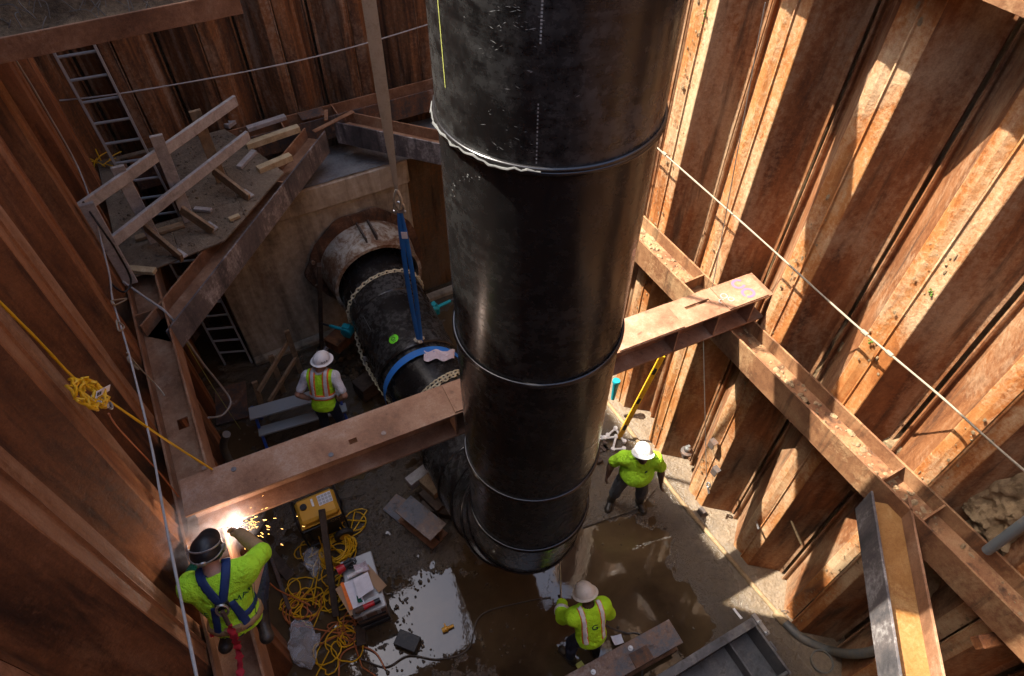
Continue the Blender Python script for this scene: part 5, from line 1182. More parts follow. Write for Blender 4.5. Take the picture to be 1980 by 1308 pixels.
lab = obj('warning_label', gb((.04, -.03, .741), (.23, .13, .746)), 'paper', tank, 0)
mb = MB()
for i in range(4):
    for j in range(3): mb.obox(g0, (ga, gs, up), (.047+i*.046, -.022+j*.05, .7465), (.085+i*.046, .018+j*.05, .748))
obj('label_panel', mb, 'alu', lab, 0, kind='stuff')
obj('engine', gb((-hL+.06, -hW+.05, .16), (.02, hW-.05, .55)), 'black_dirty', t, 0, .02); obj('alternator', MB().lathe(g0+ga*.03+up*.36, ga, [(0, .16), (.24, .16), (.26, .12), (.26, .001)], 24), 'iron', t, 40)
obj('control_panel', gb((-.20, -hW-.0, .22), (.22, -hW+.04, .52)), 'black', t, 0, .01)
text_mesh('CAT', .075, 'yellow_paint', 'lettering', t, g0+ga*.10-gs*(hW+.012)+up*.545, ga, up)
mb_ = gb((.06, -hW-.008, .53), (.28, -hW+.02, .62)); obj('name_panel', mb_, 'black', t, 0, .003)
for sx in (-1, 1):
    P = [g0+ga*sx*hL+gs*(-hW)+up*.08, g0+ga*sx*hL+gs*(-hW)+up*.70, g0+ga*sx*hL+gs*(-hW+.05)+up*.76, g0+ga*sx*hL+gs*(hW-.05)+up*.76, g0+ga*sx*hL+gs*hW+up*.70, g0+ga*sx*hL+gs*hW+up*.08]; obj('frame_hoop', MB().tube(P, .016, 8), 'black', t, 40)
for sy in (-1, 1):
    for z in (.10, .56): obj('frame_rail', MB().tube([g0-ga*hL+gs*sy*hW+up*z, g0+ga*hL+gs*sy*hW+up*z], .016, 8), 'black', t, 40)
for sy in (-1, 1):
    wc = g0+ga*(hL-.10)+gs*sy*(hW+.05)+up*.135; wh = obj('wheel', MB().lathe(wc-gs*.035, gs, [(0, .07), (0, .125), (.015, .135), (.055, .135), (.07, .125), (.07, .07)], 24), 'rubber', t, 40)
    obj('rim', MB().lathe(wc-gs*.025, gs, [(0, .001), (0, .075), (.05, .075), (.05, .001)], 18), 'yellow_paint', wh, 40)
# tool chest with a heap of tools and paper
TA, TB = V3(AT(686, 1194, .60)), V3(AT(745, 1170, .60)); ta = unit(TB-TA); ts = np.cross((0, 0, 1), ta); TL = np.linalg.norm(TB-TA)
def tb(lo, hi): return MB().obox(TA, (ta, ts, up), lo, hi)
tc0 = TA+ta*TL/2+ts*.37; tc0[2] = 0
t = thing('tool_chest', 'muddy grey tool chest with a scratched silver lid beside the yellow cords', 'tool chest', tc0)
obj('lower_box', tb((.005, .005, -.59), (TL-.005, .735, -.33)), 'black_dirty', t, 0, .01); obj('upper_box', tb((0, 0, -.325), (TL, .74, -.05)), 'steel_bluegrey', t, 0, .012); obj('lid', tb((-.015, -.015, -.045), (TL+.015, .755, 0)), 'alu', t, 0, .012)
for x in (.08, TL-.12): obj('latch', tb((x, -.022, -.14), (x+.05, -.001, -.02)), 'steel', t, 0, .004)
for z in (-.22, -.46): obj('ledge', tb((.02, -.014, z), (TL-.02, .004, z+.03)), 'black_dirty', t, 0)
def onlid(px, py, z=.61): return V3(AT(px, py, z))
def flat(name, lb, cat, quad, z, mat, th=.006, curl=.02, n=8):
    c = [V3(AT(px, py, z)) for px, py in quad]; P = np.zeros((n, n, 3))
    for i in range(n):
        for j in range(n):
            u, v = i/(n-1), j/(n-1); p = c[0]*(1-u)*(1-v)+c[1]*u*(1-v)+c[2]*u*v+c[3]*(1-u)*v; p[2] += curl*(abs(vnoise(p+3, 6, 3))+((u-.5)**2+(v-.5)**2)*.8); P[i, j] = p
    return obj(name, MB().sheet(P, th), mat, None, 40, label=lb, cat=cat)
flat('cardboard', 'flattened brown cardboard hanging off the right of the tool chest', 'cardboard', ((712, 1092), (748, 1133), (733, 1147), (700, 1108)), .625, 'cardboard', .008, .03)
flat('cardboard', 'brown cardboard flap under the papers on the left of the tool chest', 'cardboard', ((648, 1140), (660, 1132), (692, 1185), (678, 1192)), .625, 'cardboard', .008, .03)
flat('paper_sheet', 'white printed sheet with an orange edge on the tool chest', 'paper', ((660, 1130), (688, 1118), (706, 1168), (678, 1180)), .635, 'paper', .003, .02)
flat('orange_edge_card', 'thin orange card under the printed sheet on the tool chest', 'card', ((658, 1128), (664, 1126), (683, 1178), (676, 1181)), .645, 'orange_trim', .003, .01)
flat('white_rag', 'creased white cloth in the middle of the heap on the tool chest', 'rag', ((684, 1122), (712, 1108), (724, 1142), (694, 1160)), .66, 'paper', .004, .09, 12)
flat('pale_rag', 'pinkish glove and rag at the back of the tool chest', 'rag', ((684, 1096), (708, 1088), (716, 1104), (690, 1112)), .66, 'rag', .01, .10, 10)
mb = MB().tube([onlid(672, 1117, .67), onlid(702, 1102, .67)], .028, 12); obj('white_tube', mb, 'white_plastic', None, 40, label='white sealant tube lying across the papers on the tool chest', cat='tube')
t = thing('power_tool', 'red and black drill at the far end of the tool chest', 'power tool', onlid(662, 1098, .66)); q0 = onlid(652, 1105, .68); q1 = onlid(676, 1090, .68); qd = unit(q1-q0); obj('body', MB().tube([q0, q0+(q1-q0)*.6], [.06, .05], 12), 'red_plastic', t, 40); obj('chuck', MB().tube([q0+(q1-q0)*.6, q1+qd*.05], [.045, .02], 10), 'black', t, 40); obj('handle', MB().bar(q0+qd*.04, q0+qd*.08+V3((.12, .08, -.03)), .06, .05), 'black', t, 0, .01)
t = thing('angle_grinder', 'red angle grinder lying along the near edge of the tool chest lid', 'power tool', onlid(714, 1176, .65)); q0 = onlid(690, 1182, .655); q1 = onlid(735, 1160, .655); qd = unit(q1-q0); L_ = np.linalg.norm(q1-q0)
obj('body', MB().tube([q0+qd*.08, q0+qd*L_*.75], [.036, .033], 12), 'red_plastic', t, 40); obj('gear_head', MB().tube([q0-qd*.02, q0+qd*.09], [.030, .042], 12), 'iron', t, 40); obj('rear_grip', MB().tube([q0+qd*L_*.75, q1], [.035, .030], 12), 'black', t, 40); obj('disc', MB().disc(q0-up*.02, up, .058, .004, 20), 'iron', t, 30)
mb = MB()
for k in range(5): c_ = onlid(680+RND.uniform(-6, 8), 1088+RND.uniform(-6, 6), .65); mb.tube([c_+V3((.05*math.cos(a)*RND.uniform(.8, 1.1), .05*math.sin(a), .01*k)) for a in np.linspace(0, 2*math.pi, 12, endpoint=False)], .007, 6, closed=True)
obj('coiled_lead', mb, 'black', None, 60, label='coiled black power lead behind the pale rag on the tool chest', cat='cord')
flat('green_tube_card', 'small green and white packet on the papers of the tool chest', 'packet', ((689, 1152), (697, 1156), (702, 1164), (692, 1166)), .665, 'green_sleeve', .006, .01)
# cords: loose loops
def loops(cx, cy, n, r0, r1, spread, z0=.03, zz=.06, drift=(0, 0)):
    P = []; a = RND.uniform(0, 6); c = V3((cx, cy, 0))
    for k in range(n):
        c1 = V3((cx+RND.gauss(0, spread)+drift[0]*k/n, cy+RND.gauss(0, spread)+drift[1]*k/n, 0)); r = RND.uniform(r0, r1); e = RND.uniform(.55, 1); th = RND.uniform(0, 3); z = z0+RND.uniform(0, zz)
        for j in range(9):
            f = j/9; b = a+2*math.pi*f; cc = c+(c1-c)*f; x, y = r*math.cos(b), r*e*math.sin(b); P.append(cc+V3((x*math.cos(th)-y*math.sin(th), x*math.sin(th)+y*math.cos(th), z)))
        c = c1
    return spline(P, 3)
Yc = V3(AT(655, 1065, 0)); Y2 = V3(AT(600, 1165, 0)); Y3 = V3(AT(672, 1170, 0)); Y4 = V3(AT(655, 1240, 0))
t = obj('extension_cord', MB().tube(loops(Yc[0], Yc[1], 15, .13, .24, .055, .03, .12), .0095, 6), 'yellow', None, 60, label='tight yellow extension cord coil between generator and tool chest', cat='extension cord')
gl = g0-gs*hW+up*.3
P = [gl+ga*.18, gl+ga*.2-gs*.1-up*.27]+list(loops(V3(AT(690, 1010, 0))[0], V3(AT(690, 1010, 0))[1], 2, .12, .22, .05)) [::2]+list(loops(Yc[0]-.1, Yc[1]-.3, 5, .15, .28, .1, drift=(-.05, -.5)))[::2]
obj('extension_cord', MB().tube(P, .0095, 6), 'yellow', None, 60, label='loose yellow cord looping right of the generator and down past its coil', cat='extension cord')
P = [gl-ga*.12, gl-ga*.14-gs*.06-up*.27]+list(loops(V3(AT(590, 1075, 0))[0], V3(AT(590, 1075, 0))[1], 2, .10, .2, .05))[::2]+list(loops(Y2[0], Y2[1], 8, .10, .26, .13))[::2]
obj('extension_cord', MB().tube(P, .009, 6), 'yellow', None, 60, label='yellow cord running from the generator to loose loops by the shaded waler', cat='extension cord')
P = list(loops(Y3[0]-.1, Y3[1]+.1, 5, .10, .22, .10))[::2]+list(loops(Y4[0], Y4[1], 6, .08, .24, .12))[::2]+[V3(AT(610, 1310, .02)), V3(AT(600, 1400, .02))]
obj('extension_cord', MB().tube(P, .009, 6), 'yellow', None, 60, label='yellow cord in loops left of the tool chest running out at the bottom', cat='extension cord')
P = [V3(AT(500, 1110, 1.4)), V3(AT(535, 1140, .3))]+list(loops(V3(AT(580, 1190, 0))[0], V3(AT(580, 1190, 0))[1], 4, .1, .25, .12))[::2]+list(loops(Y4[0]+.1, Y4[1]+.1, 5, .1, .2, .14))[::2]+[V3(AT(700, 1290, .02)), V3(AT(760, 1330, .02))]
obj('welding_lead', MB().tube(P, .010, 6), 'orange', None, 60, label='dull orange cord tangled among the yellow cords, rising to the welder', cat='cord')
P = spline([AT(640, 1300, .03), AT(690, 1275, .03), AT(745, 1290, .03), AT(790, 1268, .03), AT(850, 1275, .03), AT(905, 1255, .03), AT(930, 1190, .03), AT(1010, 1165, .02), AT(1065, 1155, .02)], 8)
obj('floor_cable', MB().tube(P, .009, 6), 'rope_dark', None, 60, label='thin dark cable snaking across the wet floor round the puddle', cat='cable')
P = spline([AT(655, 1310, .03), AT(660, 1268, .03), AT(690, 1250, .04), AT(725, 1262, .03), AT(745, 1295, .03)], 8)
obj('floor_cable', MB().tube(P, .012, 6), 'orange', None, 60, label='brown cord arching on the mud below the tool chest', cat='cable')
# clear plastic bags
def bag(px, py, r, lb, seed):
    c = V3(AT(px, py, .06)); n1, n2 = 16, 22; U, Vv = np.meshgrid(np.linspace(0, math.pi, n1), np.linspace(0, 2*math.pi, n2+1)[:-1], indexing='ij'); D = np.stack([np.sin(U)*np.cos(Vv)*r, np.sin(U)*np.sin(Vv)*r*1.4, np.cos(U)*.10], -1); Pq = D+c; Pq = Pq+D*(fbm(Pq, 9, seed, 3)*.9)[..., None]
    fs = [(i*n2+j, (i+1)*n2+j, (i+1)*n2+(j+1) % n2, i*n2+(j+1) % n2) for i in range(n1-1) for j in range(n2)]; obj('plastic_bag', MB().add(Pq.reshape(-1, 3), fs), 'clear', None, 0, label=lb, cat='plastic bag')
bag(590, 1240, .20, 'crumpled clear plastic bag at the bottom left among yellow cords', 3); bag(606, 1085, .13, 'crumpled clear plastic bag beside the leaning dark post and cord coil', 5)
# timbers and posts
def timber(lb, p, q, w_, h_, mat, name='timber'):
    return obj(name, MB().bar(p, q, w_, h_), mat, None, 0, .006, lb, 'timber')
timber('dark timber leaning from the generator down to the tangled cords', V3(AT(622, 985, .80)), V3(AT(650, 1192, .08)), .085, .06, 'wood_dark')
timber('dark brown plank on the mud by the welder and cord loops', V3(AT(500, 1045, .04)), V3(AT(563, 1118, .04)), .14, .05, 'wood_dark')
timber('rusty thin bar lying beside the shaded waler below the sparks', V3(AT(520, 1065, .10)), V3(AT(560, 1180, .06)), .05, .05, 'iron')
timber('narrow brown timber between tool chest and cords', V3(AT(696, 1210, .05)), V3(AT(700, 1250, .05)), .12, .08, 'wood_dark')
# steel offcut by the elbow
PA_ = V3(AT(779, 974, .34)); PB_ = V3(AT(848, 1030, .34))
t = thing('beam_offcut', 'short rusty blue-grey steel beam offcut left of the elbow', 'steel offcut', (PA_+PB_)/2)
PA_[2] = PB_[2] = .19; hbeam(t, PA_, PB_, (0, 0, 1), .32, .32, ('steel_bluegrey', 'steel_brown', 'steel_dark'))
flat('steel_plate', 'flat grey steel plate half under the beam offcut', 'steel plate', ((740, 985), (766, 955), (800, 975), (772, 1012)), .05, 'steel_bluegrey', .02, .0)
# beam on the floor, lower right
FA, FB = V3(AT(1130, 1318, .35)), V3(AT(1307, 1220, .35)); FA = FB+(FA-FB)*1.25
t = thing('floor_beam', 'rust mottled steel beam on the wet floor below the hose worker', 'steel beam', (FA+FB)/2); FA[2] = FB[2] = .19
r_ = hbeam(t, FA, FB, (0, 0, 1), .33, .31, ('steel_bluegrey', 'steel_brown', 'steel_dark')); fd = unit(FB-FA); fw = np.cross((0, 0, 1), fd)
obj('patch_plate', MB().obox(V3(AT(1240, 1270, .36)), (fd, fw, up), (-.13, -.09, -.004), (.13, .09, .008)), 'steel_dark', t, 0, .003)
for px, py in ((1219, 1254), (1147, 1300)): obj('bolt', MB().lathe(AT(px, py, .357), up, [(0, .032), (.012, .032), (.012, .02), (.05, .018), (.05, .001)], 8), 'steel', t, 30)
# dark steel tray beam with end plate, bottom right
QA, QB = V3(AT(1455, 1206, .52)), V3(AT(1290, 1308, .52)); qd = unit(QB-QA); qw = np.cross((0, 0, 1), qd)
t = thing('trough_beam', 'dark grey steel beam lying web-down with a bolted end plate, bottom right', 'steel beam', QA)
Lq = 2.6
if qw[1] > 0: qw = -qw
for nm, lo, hi in (('flange', (0, -.02, -.34), (Lq, .02, .0)), ('flange', (0, .60, -.34), (Lq, .64, 0)), ('web', (0, .021, -.34), (Lq, .599, -.31)), ('end_plate', (-.03, -.03, -.36), (-.001, .65, .01)), ('stiffener_plate', (.35, .021, -.309), (.37, .599, -.10))):
    obj(nm, MB().obox(QA, (qd, qw, up), lo, hi), 'steel_grey', t, 0, .004)
obj('top_strip', MB().obox(QA, (qd, qw, up), (-.06, -.06, .001), (Lq, .045, .028)), 'steel_grey', t, 0, .004)
obj('clamp_bar', MB().obox(QA, (qd, qw, up), (-.09, -.08, .03), (-.03, .20, .06)), 'steel', t, 0, .004)
for y in (.03, .17): obj('bolt', MB().lathe(QA+qd*-.06+qw*y+up*.06, up, [(0, .026), (.02, .026), (.02, .016), (.05, .015), (.05, .001)], 6), 'steel', t, 20)
for y, h0 in ((.26, -.08), (.44, -.20)): obj('lug', MB().obox(QA, (qd, qw, up), (-.055, y, h0-.08), (-.031, y+.12, h0+.10)), 'steel_grey', t, 0, .004)
# hose and sump bucket at the sunny corner
t = thing('discharge_hose', 'thick grey hose with a clamped end coming off the floor pipe', 'hose', AT(1505, 1190, .08))
P = spline([AT(1506, 1190, .09), AT(1528, 1215, .09), AT(1560, 1240, .09), AT(1605, 1258, .09), V3(AX(1650, 1265, 4.62)), V3(AX(1700, 1255, 4.66)), V3(AX(1770, 1215, 4.70))], 8)
obj('hose_body', MB().tube(P, .055, 12), 'grey_hose', t, 60); obj('end_collar', MB().tube([AT(1500, 1183, .09), AT(1518, 1204, .09)], .065, 14), 'soil_tan', t, 40)
mb = MB().tube([V3(AT(1512, 1193, .10))+V3((.09*math.cos(a), .05*math.sin(a), .06*math.sin(a+1))) for a in np.linspace(0, 5.5, 16)], .006, 5); obj('wire_tie', mb, 'iron', t, 60)
mb = MB().lathe(AT(1585, 1283, .0), up, [(-.15, .001), (-.15, .12), (.10, .14), (.10, .125), (-.05, .11)], 28); obj('sump_bucket', mb, 'grey_hose', None, 40, label='muddy bucket sunk in the floor under the grey hose', cat='bucket')
# pipe along the foot of the sunlit wall, floor sheets
obj('floor_pipe', MB().tube(spline([AT(1170, 773, .06), AT(1236, 857, .06), AT(1301, 950, .07), AT(1400, 1067, .075), AT(1500, 1183, .08)], 5), .033, 10), 'soil_tan', None, 60, label='long mud coated pipe along the foot of the sunlit piles', cat='pipe')
c_ = [V3(AT(1128, 1020, .03)), V3(AT(1238, 983, .03)), V3(AT(1300, 905, .03)), V3((3.0, 5.2, .03))]
n_ = 12; P = np.array([[c_[0]*(1-u)*(1-v)+c_[1]*u*(1-v)+c_[2]*u*v+c_[3]*(1-u)*v for v in np.linspace(0, 1, n_)] for u in np.linspace(0, 1, n_)]); P[..., 2] = .034+.012*fbm(P, 3, 4, 3)
obj('floor_sheet', MB().sheet(P, .03), 'mud', None, 30, label='wet brown plywood sheet under the lime T-shirt worker', cat='plywood sheet')
# level, folding rods, clamps
LV0, LV1 = V3(AT(1196, 848, .02)), V3(AX(1281, 688, 4.50)); t = thing('spirit_level', 'long yellow spirit level leaning against the piles behind the lime T-shirt worker', 'spirit level', LV0)
ld = unit(LV1-LV0); obj('body', MB().bar(LV0, LV1, .075, .035, (-.6, -.8, 0)), 'level', t, 0, .004); Ll = np.linalg.norm(LV1-LV0)
for f in (.16, .50, .84): obj('vial_window', MB().bar(LV0+ld*(Ll*f-.07), LV0+ld*(Ll*f+.07), .045, .041, (-.6, -.8, 0)), 'black', t, 0, .003)
t = thing('folding_clamp', 'white folding rod frame lying behind the lime T-shirt worker', 'clamp', AT(1190, 850, .05))
for path in (((1159, 842), (1168, 847), (1175, 842), (1190, 829), (1207, 854)), ((1155, 850), (1191, 845), (1185, 869), (1206, 868))):
    pts_ = [V3(AT(px, py, .07)) for px, py in path]
    for a, b in zip(pts_, pts_[1:]): obj('rod', MB().tube([a, b], .018, 8), 'white_plastic', t, 40)
    for p in pts_[1:]: obj('joint', MB().lathe(p-up*.025, up, [(0, .001), (0, .034), (.05, .034), (.05, .001)], 14), 'white_plastic', t, 40)
t = thing('pipe_clamp', 'dark iron clamp and bolts beside the white folding rods', 'clamp', AT(1165, 870, .05)); mb = MB()
for k in range(7): p = V3(AT(1160+RND.uniform(-5, 16), 866+RND.uniform(-8, 12), .05)); d = V3((RND.uniform(-1, 1), RND.uniform(-1, 1), 0)); mb.bar(p, p+unit(d)*RND.uniform(.06, .18), .04, .03)
obj('iron_piece', mb, 'iron', t, 0, kind='stuff')
t = thing('mallet', 'short black mallet on the plywood sheet beside the black pipe', 'mallet', AT(1157, 885, .06)); obj('mallet_head', MB().tube([AT(1152, 893, .08), AT(1164, 889, .08)], .045, 12), 'iron', t, 40); obj('handle', MB().tube([AT(1157, 890, .08), AT(1152, 868, .08)], .018, 8), 'black', t, 40)
t = thing('air_valve', 'rusty fitting with a silver cap standing in the recess of the sunlit wall', 'valve', AX(1331, 870, 4.75)); p = V3(AX(1330, 868, 4.72)); mb = MB().lathe(p-up*.22, up, [(0, .05), (.10, .05), (.12, .09), (.16, .09), (.18, .05), (.20, .05)], 12); obj('fitting', mb, 'iron', t, 30); obj('cap', MB().lathe(p-up*.02, up, [(0, .045), (.05, .045), (.08, .02), (.10, .02), (.10, .001)], 12), 'steel', t, 30)
mb = MB().lathe(AT(1191, 742, .8), unit((.1, .1, 1)), [(-.35, .03), (0, .05), (.03, .065), (.07, .06), (.08, .001)], 14); obj('teal_grip', mb, 'teal', None, 40, label='teal tool handle just right of the black pipe', cat='tool')
# hanging line with hook on the sunlit wall
t = thing('hanging_line', 'thin wire line with a shackle hanging down the sunlit piles', 'line', AX(1360, 652, 4.50)); obj('wire', MB().tube([AX(1480, 5, 4.3), AX(1410, 380, 4.35), AX(1360, 650, 4.45), AX(1366, 925, 4.50)], .005, 5), 'steel', t, 40)
p = V3(AX(1370, 938, 4.50)); mb = MB().tube([p+V3((0, .03*math.cos(a), .05*math.sin(a))) for a in np.linspace(0, 6, 12)], .012, 6); mb.tube([p-up*.05, p-up*.14+V3((0, -.06, 0))], .016, 6); obj('shackle', mb, 'steel', t, 40, kind='stuff')
for px, py, lb_ in ((1385, 852, 'upper of two iron brackets on the lit pile by the hanging line'), (1390, 905, 'iron bracket just above the shackle of the hanging line'), (1362, 985, 'lowest iron bracket at the foot of the lit pile')):
    p = V3(AX(px, py, 4.56)); mb = MB().bar(p, p+V3((-.07, 0, 0)), .10, .012); mb.bar(p+V3((-.07, 0, 0)), p+V3((-.075, 0, -.12)), .09, .012, (1, 0, 0)); obj('pile_bracket', mb, 'iron', None, 0, 0, lb_, 'bracket', 'brackets on the lit pile')
# bars and pegs at the sunlit wall
timber('thin muddy stick leaning in the recess above the grey hose', V3(AX(1524, 993, 4.66)), V3(AX(1550, 1052, 4.86)), .03, .03, 'soil_tan', 'stick')
mb = MB().tube([AX(1463, 1010, 4.57), AX(1466, 1022, 4.46)], .014, 6); obj('steel_peg', mb, 'steel', None, 40, label='short steel peg sticking out of the orange pile foot', cat='peg')
t = thing('conduit', 'grey plastic conduit leaning across the mud at the right edge', 'pipe', AX(1925, 1058, 4.55)); obj('tube', MB().tube([V3(AX(1918, 1058, 4.5))+(V3(AX(1918, 1058, 4.5))-V3(AX(1990, 1005, 4.5)))*.15, V3(AX(1918, 1058, 4.5)), V3(AX(1990, 1005, 4.5)), V3(AX(2150, 900, 4.5))], .040, 14), 'grey_pipe', t, 60)
obj('concrete_chunk', MB().obox(AX(1913, 1240, 4.3), ((.3, .9, .2), (.9, -.3, 0), (0, -.2, 1)), (-.05, -.12, -.06), (.06, .10, .06)), 'casing_rust', None, 0, .01, 'broken rusty chip by the lower flange of the waler at far right', 'debris')
# mats, tools and litter
box_thing('rubber_mat', 'black box-like battery lying by the sky puddle', 'battery', V3(AT(788, 1241, .07)), (.8, -.9, 0), (.30, .20, .10), 'black_dirty', .008)
t = thing('nozzle', 'yellow brass hose nozzle lying in the sky puddle', 'nozzle', AT(868, 1213, .03)); p, q = V3(AT(855, 1220, .035)), V3(AT(885, 1206, .035)); d = unit(q-p); obj('barrel', MB().lathe(p, d, [(0, .001), (0, .032), (.07, .036), (.08, .022), (.16, .02), (.16, .001)], 12), 'yellow_paint', t, 40); obj('lever', MB().bar(p+d*.06, p+d*.09+V3((-.03, .07, .02)), .02, .02), 'yellow_paint', t, 0)
flat('packet', 'small yellow and white packet beside the floor beam', 'packet', ((1112, 1285), (1124, 1278), (1136, 1295), (1122, 1302)), .05, 'mark_yellow', .01, .03)
flat('plastic_scrap', 'torn clear plastic scrap between the hose worker and the floor beam', 'litter', ((1180, 1232), (1200, 1228), (1206, 1244), (1188, 1250)), .05, 'paper', .004, .08)
flat('white_stick', 'pale sliver of foam on the dry floor near the trough beam', 'litter', ((1416, 1178), (1420, 1176), (1436, 1196), (1432, 1198)), .06, 'white_plastic', .01, .02, 4)
for k, (px, py) in enumerate(((1366, 1092), (1377, 1094))): pass
mb = MB().lathe(AT(620, 686, .06), unit((.8, .3, .25)), [(0, .001), (0, .035), (.16, .035), (.20, .015), (.23, .015), (.23, .001)], 12); obj('water_bottle', mb, 'clear', None, 40, label='clear bottle on the mud at the foot of the dark prop', cat='bottle')
mb = MB().lathe(AT(332, 563, 3.65), unit((.8, .5, .1)), [(0, .001), (0, .035), (.16, .035), (.20, .015), (.23, .015), (.23, .001)], 12); obj('water_bottle', mb, 'clear', None, 40, label='clear bottle on the waler behind the end of the diagonal brace', cat='bottle')
obj('steel_plate', MB().bar(AT(450, 815, .05), AT(445, 745, .05), .5, .03), 'steel_dark', None, 0, .004, 'dark steel plate on the mud left of the bench', 'steel plate')
P = spline([AT(438, 840, 1.2), AT(432, 862, .8), AT(440, 885, .4), AT(452, 905, .1)], 8); obj('suction_hose', MB().tube(P, .055, 12), 'grey_hose', None, 60, label='thick pale hose dropping beside the shaded waler by the strut end', cat='hose')
# stones and crumbs of mud
mb = MB()
for k in range(2600):
    if k % 3: x, y = RND.gauss(.5, .9), RND.gauss(3.9, 1.1)
    else: x, y = RND.uniform(-1.2, 4.3), RND.uniform(.2, 8.2)
    if not (-1.25 < x < 4.5 and 0 < y < 8.2) or (x > 1.3 and y < 3.2 and k % 4) or math.hypot(x-.72, y-2.95) < .5: continue
    r = RND.uniform(.005, .02)*(1+.6*(RND.random() < .06)); mb.ball((x, y, .012+r*.2), (r*RND.uniform(.7, 1.6), r*RND.uniform(.7, 1.6), r*.7), 5, jit=.3, rnd=RND)
obj('gravel', mb, 'mud', None, 0, kind='stuff', label='loose wet stones and mud crumbs over the pit floor', cat='gravel')
mb = MB()
for k in range(70): p = V3(AT(RND.gauss(700, 45), RND.gauss(715, 30), .03)); r = RND.uniform(.02, .06); mb.ball(p, (r, r*1.2, r*.7), 6, jit=.35, rnd=RND)
obj('mud_lumps', mb, 'soil_dark', None, 60, kind='stuff', label='dark mud lumps heaped along the left of the lying pipe', cat='mud')

# ------------------------------------------------------------------ ropes and lines
def rope(lb, pts, r, mat, n=6, cat='rope', name='rope', twist=True):
    P = spline(pts, n); return obj(name, MB().tube(P, [r*(1+.10*math.sin(i*1.9)) for i in range(len(P))] if twist else r, 7), mat, None, 60, label=lb, cat=cat)
rope('off-white wire rope stretched along the sunlit piles above the waler', [V3((4.42, 6.2, 4.92)), V3(AX(1300, 312, 4.42)), V3(AX(1470, 462, 4.42)), V3(AX(1650, 625, 4.42)), V3(AX(1820, 768, 4.42)), V3(AX(1980, 910, 4.42)), V3((4.42, -2.4, 4.75))], .0095, 'rope_white')
mb = MB()
for px, py in ((1285, 298), (1672, 644), (1720, 684)): p = V3(AX(px, py, 4.42)); mb.tube([p-V3((0, .03, 0)), p+V3((0, .03, 0))], .018, 8)
obj('rope_clip', mb, 'rope_white', None, 40, kind='stuff', label='knots and clips on the off-white rope along the sunlit piles', cat='rope clip')
rope('grey rope running down the shaded side across the picture to the bottom', [V3(AX(12, 86, -1.22)), V3(AX(90, 215, -1.22)), V3(AX(160, 345, -1.22)), V3(AX(208, 515, -1.2)), V3(AX(218, 580, -1.2)), V3(AX(248, 680, -1.15)), V3(AX(290, 850, -1.05)), V3(AX(318, 1000, -1.0)), V3(AX(380, 1308, -.9)), V3(AX(400, 1400, -.88))], .0085, 'rope_grey')
mb = MB()
for c0_, c1_, c2_ in (((215, 582), (245, 578), (222, 590)), ((225, 620), (240, 632), (230, 640)), ((247, 690), (268, 715), (250, 700))):
    mb.tube(spline([AX(*c0_, -1.18), AX(*c1_, -1.16), AX(*c2_, -1.18), AX(*c0_, -1.18)], 6), .008, 6)
mb.tube(spline([AX(245, 682, -1.15), AX(272, 714, -1.15), AX(305, 748, -1.12), AX(318, 765, -1.05)], 6), .007, 6)
obj('rope_bow', mb, 'rope_white', None, 60, kind='stuff', label='slip knots and loops tied on the grey rope beside the piles', cat='knot')
ytie = V3(AT(410, 908, 4.14))
rope('yellow safety rope from upper left down to the end of the cross strut', [V3(AX(-60, 520, -1.2)), V3(AX(0, 585, -1.2)), V3(AX(75, 660, -1.2)), V3(AX(150, 738, -1.2)), V3(AX(205, 772, -1.15)), (V3(AX(205, 772, -1.15))+ytie)/2+V3((0, 0, -.03)), ytie], .0085, 'yellow')
t = thing('rope_coil', 'yellow rope coil with snap hooks and a white tag on the shaded piles', 'rope coil', AX(165, 752, -1.2)); cc = V3(AX(163, 752, -1.16)); e1_, e2_ = unit((.25, .75, -.2)), unit((.2, -.35, -.9))
mb = MB()
for k in range(5): mb.tube([cc+V3((RND.gauss(0, .01), RND.gauss(0, .01), RND.gauss(0, .012)))+e1_*(.075*math.cos(a)+.02*k-.04)+e2_*.10*math.sin(a)+.02*k*e2_ for a in np.linspace(0, 2*math.pi, 20, endpoint=False)], .010, 6, closed=True)
obj('rope_turns', mb, 'yellow', t, 60, kind='stuff')
mb = MB()
for k in range(4): p = cc+e2_*(.10+.03*k)+e1_*.02*k; mb.tube([p+e1_*.022*math.cos(a)+e2_*.036*math.sin(a) for a in np.linspace(0, 6, 12)], .008, 6)
obj('snap_hooks', mb, 'steel', t, 60, kind='stuff')
p0 = V3(AX(186, 764, -1.10)); p1 = V3(AX(212, 750, -1.10)); tg = unit(p1-p0); tn = unit(np.cross(tg, FW)); mb = MB().obox(p0, (tg, tn, np.cross(tg, tn)), (0, -.020, -.002), (np.linalg.norm(p1-p0), .020, .002)); tago = obj('tag', mb, 'paper', t, 0)
mb = MB()
for k in range(9):
    if k != 4: mb.obox(p0, (tg, tn, np.cross(tg, tn)), (.01+k*.0125, -.010, -.004), (.018+k*.0125, .010, .004))
obj('tag_print', mb, 'paper_print', tago, 0, kind='stuff')
rope('thin orange line slanting down the shaded piles from the yellow coil', [cc+e2_*.22, V3(AX(230, 830, -1.2)), V3(AX(300, 905, -1.2)), V3(AX(345, 960, -1.2))], .006, 'orange', cat='cord')
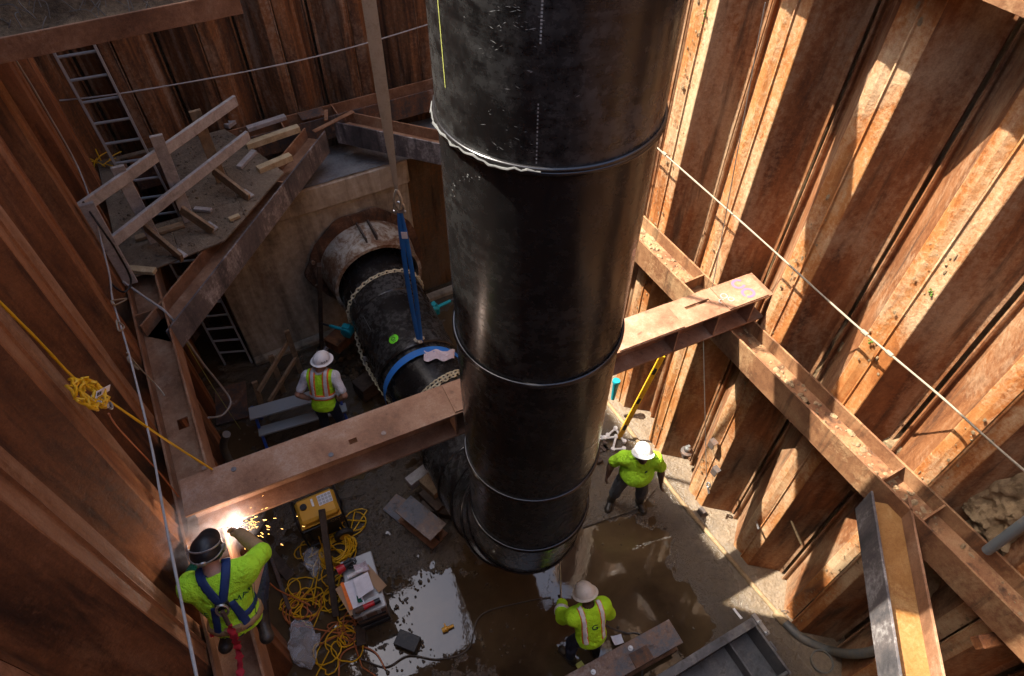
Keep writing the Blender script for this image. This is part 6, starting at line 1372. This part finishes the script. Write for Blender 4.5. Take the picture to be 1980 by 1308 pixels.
rope('thin grey cable strung across the streaky back wall', [V3(AY(115, 195, 9.25)), V3(AY(235, 181, 9.2)), V3(AY(470, 140, 9.2)), V3(AY(650, 100, 9.2)), V3(AY(840, 44, 9.2)), V3(AY(1100, -40, 9.2))], .010, 'rope_grey', cat='cable')
kp = AT(232, 520, 3.2)
rope('black hose looped at the near end of the guard rail', [V3(AT(160, 390, 4.9)), V3(AT(205, 455, 4.6)), V3(AT(222, 480, 4.4)), V3(AT(253, 540, 4.0)), V3(AT(240, 565, 3.95)), V3(AT(215, 548, 4.0)), V3(AT(206, 520, 4.1))], .011, 'black', cat='hose', name='air_hose')
rope('thin grey hose draped from the platform past the diagonal brace to a low loop', [V3(AT(238, 545, 3.95)), V3(AT(280, 575, 3.85)), V3(AT(322, 605, 3.82)), V3(AT(348, 640, 3.5)), V3(AT(390, 700, 2.6)), V3(AT(430, 750, 1.8)), V3(AT(446, 778, 1.6)), V3(AT(430, 803, 1.7)), V3(AT(403, 808, 2.2))], .013, 'rope_grey', cat='hose', name='air_hose')
rope('fine yellow twine hanging under the thin grey hose by the shaded waler', [V3(AT(352, 650, 3.4)), V3(AT(400, 730, 2.2)), V3(AT(445, 800, 1.0)), V3(AT(465, 830, .3))], .004, 'mark_yellow', cat='twine', name='twine')
mb = MB()
for k in range(9): p = V3(AT(195+RND.uniform(-14, 16), 318+RND.uniform(-8, 8), 3.83)); d = V3((RND.uniform(-1, 1), RND.uniform(-1, 1), .1)); mb.tube(spline([p, p+unit(d)*.08+V3((0, 0, .02)), p+unit(d)*.2], 4), .008, 5)
obj('rope_scraps', mb, 'yellow', None, 60, kind='stuff', label='tangle of yellow rope at the foot of the ladder on the platform', cat='rope')
# unseen box added on the left rim to shade floor and lower right wall
t = thing('added_shade_box', 'unseen blue ribbed box added on the left rim to shade the pit', 'shade blocker', (-3.0, 10, 10.3))
obj('shade_box_body', MB().box((-4.2, 6.9, 10.32), (-1.9, 13, 13.1)), 'blue_paint', t, 0, .02)
mb = MB()
for k in range(24): mb.box((-1.895, 7.0+k*.25, 10.45), (-1.86, 7.12+k*.25, 13.0))
obj('shade_box_rib', mb, 'blue_paint', t, 0, kind='stuff')
